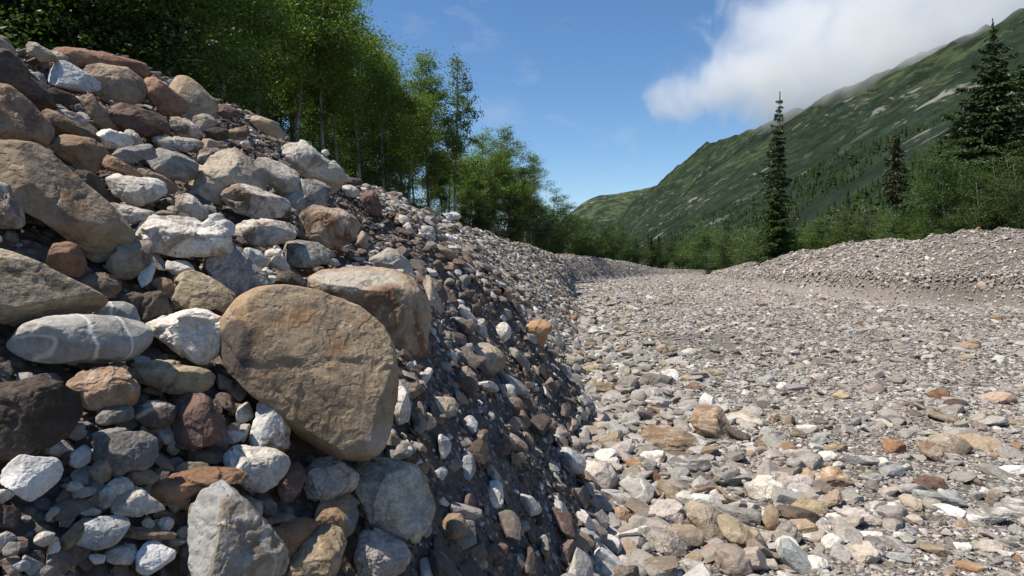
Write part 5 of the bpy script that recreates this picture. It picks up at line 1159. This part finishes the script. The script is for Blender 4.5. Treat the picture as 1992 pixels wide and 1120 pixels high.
# right side
GR = 'trees along the right bank'
put_px(sp_tall, 1512, 186, 72, 'tall dark spruce with sparse top rising alone against the cloud', 'spruce', GR, 1.0, rz=.4)
put_px(sp_young, 1508, 368, 62, 'bushy bright green young spruce in front of the tall dark spruce', 'spruce', GR, 1.05)
put_px(sp_big, 1918, 52, 45, 'big spruce with pale bare tip at the right', 'spruce', GR, 1.05)
put_px(sp_far, 1862, 215, 52, 'dark spruce half hidden behind the left side of the big spruce', 'spruce', GR, 1.5)
put_px(sp_brown, 1737, 258, 62, 'narrow brownish spruce between the tall and the big spruce', 'spruce', GR)
put_px(sp_far, 1985, 120, 50, 'spruce cut by the right edge of the picture', 'spruce', GR, 1.2)
for px, ty, d, k, w, lb in [(1838, 268, 42, 0, 1.3, 'leafy tree with pale stems left of the big spruce'), (1878, 285, 47, 1, 1.1, 'leafy tree close against the left of the big spruce'), (1950, 300, 40, 0, 1.1, 'leafy tree in front of the big spruce at its right'), (1992, 255, 42, 1, 1.2, 'leafy tree with white stem at the right edge'), (1800, 330, 45, 1, 1.0, 'lower leafy tree at the left of the right hand group'),
                             (1770, 385, 48, 0, 1.1, 'leafy tree under the brownish spruce'), (1910, 320, 39, 1, 1.1, 'dark leafy tree low in front of the big spruce'), (1985, 310, 37, 0, 1.1, 'dark leafy tree low at the right edge behind the bank')]:
    put_px(full[k], px, ty, d, lb, 'tree', GR, w)
for px, ty, d, k, w, lb in [(1375, 425, 97, 0, 1.5, 'broad green bush at the left end of the right bank'), (1412, 418, 88, 1, 1.2, 'bush right of the broad green one at the bank end'), (1448, 430, 82, 2, 1.3, 'dense bush left of the young spruce'), (1475, 440, 76, 0, 1.1, 'small bush against the left of the young spruce'),
                             (1560, 430, 62, 1, 1.3, 'dense green bush right of the young spruce'), (1600, 405, 60, 2, 1.4, 'tall green bush behind the single white crest boulder'), (1650, 395, 56, 0, 1.3, 'rounded bush behind the middle of the right bank'), (1700, 380, 53, 1, 1.4, 'rounded bush left of the leafy tree under the brownish spruce'),
                             (1745, 400, 48, 2, 1.3, 'bush behind the right bank below the brownish spruce'), (1800, 405, 42, 0, 1.4, 'dark bush behind the highest part of the right bank'), (1860, 400, 40, 1, 1.4, 'dark bush behind the right bank near the right edge')]:
    put_px(bushes[k], px, ty, d, lb, 'bush', 'bushes along the right bank', w)
for k in range(26):
    px = rr.uniform(1380, 1980); d = np.interp(px, [1380, 1600, 1980], [100, 62, 44]) + rr.uniform(2, 18)
    ty = np.interp(px, [1380, 1500, 1600, 1700, 1800, 1980], [445, 430, 420, 405, 350, 260]) + rr.uniform(5, 40)
    put_px(full[k % 2] if k % 3 else bushes[k % 2], px, ty, d, 'green leafy tree in the second row behind the right bank', 'tree', 'second row behind the right bank', 1.2)
# far end of the valley floor
for k in range(30):
    px = rr.uniform(1235, 1400); d = rr.uniform(135, 190); ty = rr.uniform(455, 492)
    v = full[k % 2] if k % 3 else sp_far
    put_px(v, px, ty, d, 'small far leafy tree closing the end of the river bed' if k % 3 else 'small far spruce closing the end of the river bed', 'tree' if k % 3 else 'spruce', 'far leafy trees at the end of the bed' if k % 3 else 'far spruces at the end of the bed', 1.3 if k % 3 else 1)
# ------------------------------------------------------------------ mountains
def mat_mountain(name, far=False):
    g = NT(name); geo = g.n('NewGeometry'); v = geo.outputs['Position']
    def mp(s, rot=(0, 0, 0)):
        m = g.t.nodes.new('ShaderNodeMapping'); m.inputs['Scale'].default_value = s; m.inputs['Rotation'].default_value = rot; g.l(v, m.inputs[0]); return m.outputs[0]
    k = .45 if far else 1.0
    # coarse world-space features stretched a little down the fall line
    vr = mp((.011 * k, .016 * k, .014 * k))
    vb = mp((.0028 * k, .0048 * k, .006 * k)); vs = mp((.006 * k, .022 * k, .012 * k)); vf = mp((.07 * k, .07 * k, .07 * k))
    sep = g.t.nodes.new('ShaderNodeSeparateXYZ'); g.l(v, sep.inputs[0]); z = sep.outputs[2]
    nb_ = g.noise(vb, 1.0, 7, .6, .6); ns = g.noise(vs, 1.0, 7, .65, .8); nf = g.noise(vf, 1.0, 4, .6); ng_ = g.noise(vs, 2.3, 5, .6, .5)
    nf2 = g.noise(vf, 2.6, 3, .6)
    forest = g.mix(g.ramp(g.math('MULTIPLY', g.math('ADD', nf, nf2), .5), [(.35, 0.), (.65, 1.)]), (.017, .031, .020), (.042, .062, .035))
    grass = g.mix(nf, (.050, .073, .034), (.088, .112, .056))
    rock = g.mix(ng_, (.15, .14, .125), (.33, .315, .29))
    hz = g.math('MULTIPLY', z, 1 / (420. if not far else 620.))
    gm = g.math('ADD', g.math('MULTIPLY', hz, .34 if not far else .5), g.math('MULTIPLY', nb_, 1.0))
    gm = g.math('ADD', gm, g.math('MULTIPLY', ns, .35))
    vp = mp((.020 * k, .020 * k, .026 * k)); pat = g.noise(vp, 1.0, 10, .62, .5)
    gm = g.math('ADD', g.math('ADD', pat, g.math('MULTIPLY', nb_, .55)), g.math('MULTIPLY', hz, .16 if not far else .22))
    gmask = g.ramp(gm, [(.91, 0.), (.965, .85)] if not far else [(.83, 0.), (.87, .9)])
    col = g.mix(gmask, forest, grass)
    rm = g.ramp(g.noise(vp, 1.7, 9, .66, .4), [(.565, 0.), (.61, .85)]); rm = g.math('MULTIPLY', rm, g.ramp(g.noise(vb, 1.4, 5), [(.49, 0.), (.58, 1.)]))
    col = g.mix(g.ramp(g.noise(vr, 2.2, 6, .6, .3), [(.42, .55), (.55, 0.)]), col, (.012, .017, .010))
    col = g.mix(rm, col, rock)
    h = g.math('ADD', g.math('ADD', nf, g.math('MULTIPLY', g.noise(vf, 3.2, 3, .6), .5)), g.math('MULTIPLY', ns, 3.0))
    g.principled(col, .95, g.bump(h, 1.0, 9.0), .05)
    return g.m
RX = [(80, 700), (900, 835), (1100, 825), (1500, 797), (2000, 762), (2500, 668), (2800, 641), (3000, 573), (3200, 445), (3350, 375), (3600, 300)]
RZ = [(80, 400), (900, 402), (1100, 413), (1500, 408), (2000, 416), (2500, 407), (2800, 360), (3000, 296), (3200, 170), (3350, 80), (3600, 0)]
def Mz(x, y):
    yy = y + n2(x, y, .004, 2, 400) * 60
    Fx = 62 + .09 * y; XR = ip(yy, RX); ZR = ip(yy, RZ)
    u = (x - Fx) / (XR - Fx + 1e-3)
    g = np.where(u < 1, np.clip(u, -1, 1) * .94 + .06 * np.clip(u, 0, 1) ** 3, 1 - (u - 1) * .8)
    z = ZR * g
    w = np.clip(u, 0, 1) * (1.25 - np.clip(u, 0, 1))
    z = z + n2(x * .35, y, .0105, 5, 411, .55) * 85 * w + n2(x, y, .012, 4, 415) * 22 * w + n2(x, y, .03, 3, 421) * 7 * np.clip(u * 3, 0, 1)
    rg = 1 - np.abs(n2(x * .4, y * 1.3, .012, 3, 431)) * 3
    return z + rg * 20 * w
def build_mountain():
    y = 60 * (3700 / 60.) ** np.linspace(0, 1, 460); u = np.linspace(-.12, 1.35, 260)
    Y, Uu = np.meshgrid(y, u, indexing='ij'); Fx = 62 + .09 * Y; XR = ip(Y, RX); X = Fx + Uu * (XR - Fx)
    Z = Mz(X.ravel(), Y.ravel()).reshape(X.shape)
    V = np.stack([X.ravel(), Y.ravel(), Z.ravel()], 1); nr, nc = X.shape
    i = np.arange(nr - 1)[:, None] * nc + np.arange(nc - 1)[None, :]
    o = mesh_np('mountain', V, np.stack([i, i + nc, i + nc + 1, i + 1], -1).reshape(-1, 4), mat_mountain('mountainside')); o['kind'] = 'structure'
    # far ridge
    rp_ = [(-400, 20), (300, 250), (375, 255 + 80), (416, 365), (506, 432), (560, 470), (617, 497), (700, 505), (800, 515), (938, 540), (1300, 640), (2600, 800)]
    xs = np.linspace(-300, 2600, 300); ysf = np.linspace(3500, 5600, 150); Y, X = np.meshgrid(ysf, xs, indexing='ij')
    zr = ip(X + n2(X, Y, .003, 2, 5) * 30, rp_)
    vv = (Y - 3600) / 1400.; prof = np.where(vv < 1, np.clip(vv, 0, 1) ** .9, 1 - (vv - 1) * 1.2)
    Z = zr * prof + n2(X, Y * .5, .006, 5, 501) * 60 * np.clip(vv, 0, 1) * np.clip(1.25 - vv, 0, 1) - 5
    V = np.stack([X.ravel(), Y.ravel(), Z.ravel()], 1); nr, nc = X.shape
    i = np.arange(nr - 1)[:, None] * nc + np.arange(nc - 1)[None, :]
    o = mesh_np('far_mountain', V, np.stack([i, i + 1, i + nc + 1, i + nc], -1).reshape(-1, 4), mat_mountain('far_mountainside', True)); o['kind'] = 'structure'
    # conifers on the slope: one far wood
    vs = []; fs = []
    n = 11000; g_ = np.random.default_rng(77)
    y = 90 * (2600 / 90.) ** g_.random(n); u = g_.beta(1.0, 3.2, n) * .95 + .0
    Fx = 62 + .09 * y; x = Fx + u * (ip(y, RX) - Fx)
    den = n2(x, y, .011, 4, 600); keep = (den > .08 + u * .6 - .25 * (u < .2)); x, y, u = x[keep], y[keep], u[keep]; n = len(x)
    z = np.maximum(Mz(x, y), Hgt(x, y)); hgt = g_.uniform(2.5, 7.5, n) * g_.uniform(.5, 1.1, n) * (1 - u * .45); w = hgt * g_.uniform(.17, .34, n)
    sd = 6; a = np.arange(sd) / sd * 2 * math.pi
    tmplV = []; tmplF = []
    for zb, zt, ww in ((.08, .6, 1.0), (.35, .82, .72), (.6, 1.0, .45)):
        b = len(tmplV)
        for q in a: tmplV.append((math.cos(q) * ww, math.sin(q) * ww, zb))
        tmplV.append((0, 0, zt))
        for q in range(sd): tmplF.append((b + q, b + (q + 1) % sd, b + sd))
    tmplV = np.array(tmplV); tmplF = np.array(tmplF); m = len(tmplV)
    jit = g_.uniform(.65, 1.3, (n, m, 1))
    V = tmplV[None] * np.stack([w, w, hgt], 1)[:, None, :]; V[:, :, :2] *= jit
    V = V + np.stack([x, y, z - .5], 1)[:, None, :]
    Fc = tmplF[None] + (np.arange(n) * m)[:, None, None]
    g = NT('distant_conifer'); geo = g.n('NewGeometry')
    # one tone per tree: islands share the tree's position noise
    tone = g.noise(geo.outputs['Position'], .15, 2); 
    g.principled(g.ramp(tone, [(.3, (.016, .028, .011)), (.7, (.042, .062, .022))]), .9, None, .05)
    o = mesh_np('distant_forest', V.reshape(-1, 3), Fc.reshape(-1, 3), g.m, smooth=False)
    o['kind'] = 'stuff'; o['label'] = 'far conifers scattered over the mountainside'
    print('far trees', n)
build_mountain()

# ------------------------------------------------------------------ cloud hanging on the ridge
def build_cloud():
    E = [(1700, 130, 1480, 210, 62), (1840, 75, 1250, 170, 60), (1560, 200, 1800, 110, 48), (1395, 182, 1900, 115, 44), (1500, 150, 1850, 170, 95), (1560, 60, 1800, 140, 100), (1660, 80, 1650, 230, 125), (1850, -40, 1400, 330, 155), (1960, -60, 1250, 300, 120)]
    bm = bmesh.new(); lo = np.array([1e9] * 3); hi = -lo; ell = []
    for px, py, D, rx, ry in E:
        c = CAM + ray(px, py) * D; r = np.array([rx / F * D, 190., ry / F * D]); ell.append((c, r)); lo = np.minimum(lo, c - r * 1.25); hi = np.maximum(hi, c + r * 1.25)
    bmesh.ops.create_cube(bm, size=1.0); me = bpy.data.meshes.new('cloud'); bm.to_mesh(me); bm.free()
    o = bpy.data.objects.new('cloud', me); C.objects.link(o); ctr = (lo + hi) / 2; o.location = ctr; o.scale = hi - lo
    g = NT('cloud_vapour'); geo = g.n('NewGeometry'); v = geo.outputs['Position']
    nz = g.noise(v, .0075, 8, .62, .8); nzb = g.noise(v, .0035, 3, .5, 0)
    val = None
    for c, r in ell:
        s1 = g.t.nodes.new('ShaderNodeVectorMath'); s1.operation = 'SUBTRACT'; g.l(v, s1.inputs[0]); s1.inputs[1].default_value = c
        s2 = g.t.nodes.new('ShaderNodeVectorMath'); s2.operation = 'DIVIDE'; g.l(s1.outputs[0], s2.inputs[0]); s2.inputs[1].default_value = r
        s3 = g.t.nodes.new('ShaderNodeVectorMath'); s3.operation = 'LENGTH'; g.l(s2.outputs[0], s3.inputs[0])
        q = g.math('SUBTRACT', 1.0, s3.outputs['Value']); val = q if val is None else g.math('MAXIMUM', val, q)
    nn = g.math('ADD', g.math('MULTIPLY', g.math('SUBTRACT', nz, .5), 3.2), g.math('MULTIPLY', g.math('SUBTRACT', nzb, .5), .9))
    d = g.math('ADD', val, nn); d = g.math('MULTIPLY', d, .011); d = g.math('MAXIMUM', d, 0.0); d = g.math('MINIMUM', d, .008)
    vol = g.t.nodes.new('ShaderNodeVolumePrincipled'); vol.inputs['Color'].default_value = (1, 1, 1, 1); vol.inputs['Anisotropy'].default_value = .1
    g.l(d, vol.inputs['Density']); g.l(vol.outputs[0], g.out.inputs['Volume'])
    me.materials.append(g.m)
    o['kind'] = 'stuff'; o['label'] = 'grey white cloud clinging to the mountain ridge'
build_cloud()
# ------------------------------------------------------------------ driftwood and roots
def stick(name, pts, rad, label, cat, col=(.24, .17, .11)):
    """pts: photograph points resting on the land, with lift in metres"""
    P = []
    for px, py, lift in pts:
        t = hit(px, py); P.append(CAM + ray(px, py) * t * .985 + np.array([0, 0, lift]))
    P = np.array(P); s = np.linspace(0, len(P) - 1, 22); q = np.stack([np.interp(s, np.arange(len(P)), P[:, k]) for k in range(3)], 1)
    ker = np.array([.25, .5, .25])
    for _ in range(2):
        for k in range(3): q[1:-1, k] = np.convolve(q[:, k], ker, 'valid')
    q = q + fbm(q * 14, 2, 3)[:, None] * rad * .8
    v, f = tube(q, rad * np.linspace(1.15, .45, 22) * (1 + .2 * np.sin(np.arange(22) * 2.1)), 8)
    g = NT(name + '_wood'); tcn = g.n('TexCoord'); n1 = g.noise(tcn.outputs['Object'], 40, 4)
    g.principled(g.mix(n1, tuple(k * .6 for k in col), tuple(k * 1.3 for k in col)), .85, g.bump(n1, .6, .004), .2)
    b = q[0].copy(); o = mesh_np(name, v - b, f, g.m); o.location = b; tag(o, label, cat); return o
stick('branch', [(1330, 978, .02), (1357, 968, .05), (1393, 961, .07), (1413, 978, .05), (1450, 985, .01)], .018, 'thin bent brown branch lying across the olive slab', 'branch')
stick('root', [(1283, 943, .02), (1292, 955, .04), (1290, 972, .02), (1272, 978, .0)], .012, 'pale curled root beside the small rusty block', 'root', (.40, .33, .27))
stick('driftwood_stick', [(1075, 588, .03), (1108, 601, .06), (1146, 618, .03)], .05, 'long pale stick lying at the foot of the far slope', 'stick', (.36, .30, .22))
stick('stick', [(975, 572, .04), (1000, 584, .05), (1018, 592, .03)], .035, 'short brown stick sticking out of the sunlit slope', 'stick', (.30, .19, .10))
for p_, lb in (((796, 1030, .02), 'curled dry twig tuft on the large patchy boulder'),):
    stick('twig', [(765, 1035, .03), (785, 1028, .05), (803, 1042, .02)], .006, lb, 'twig', (.34, .25, .17))
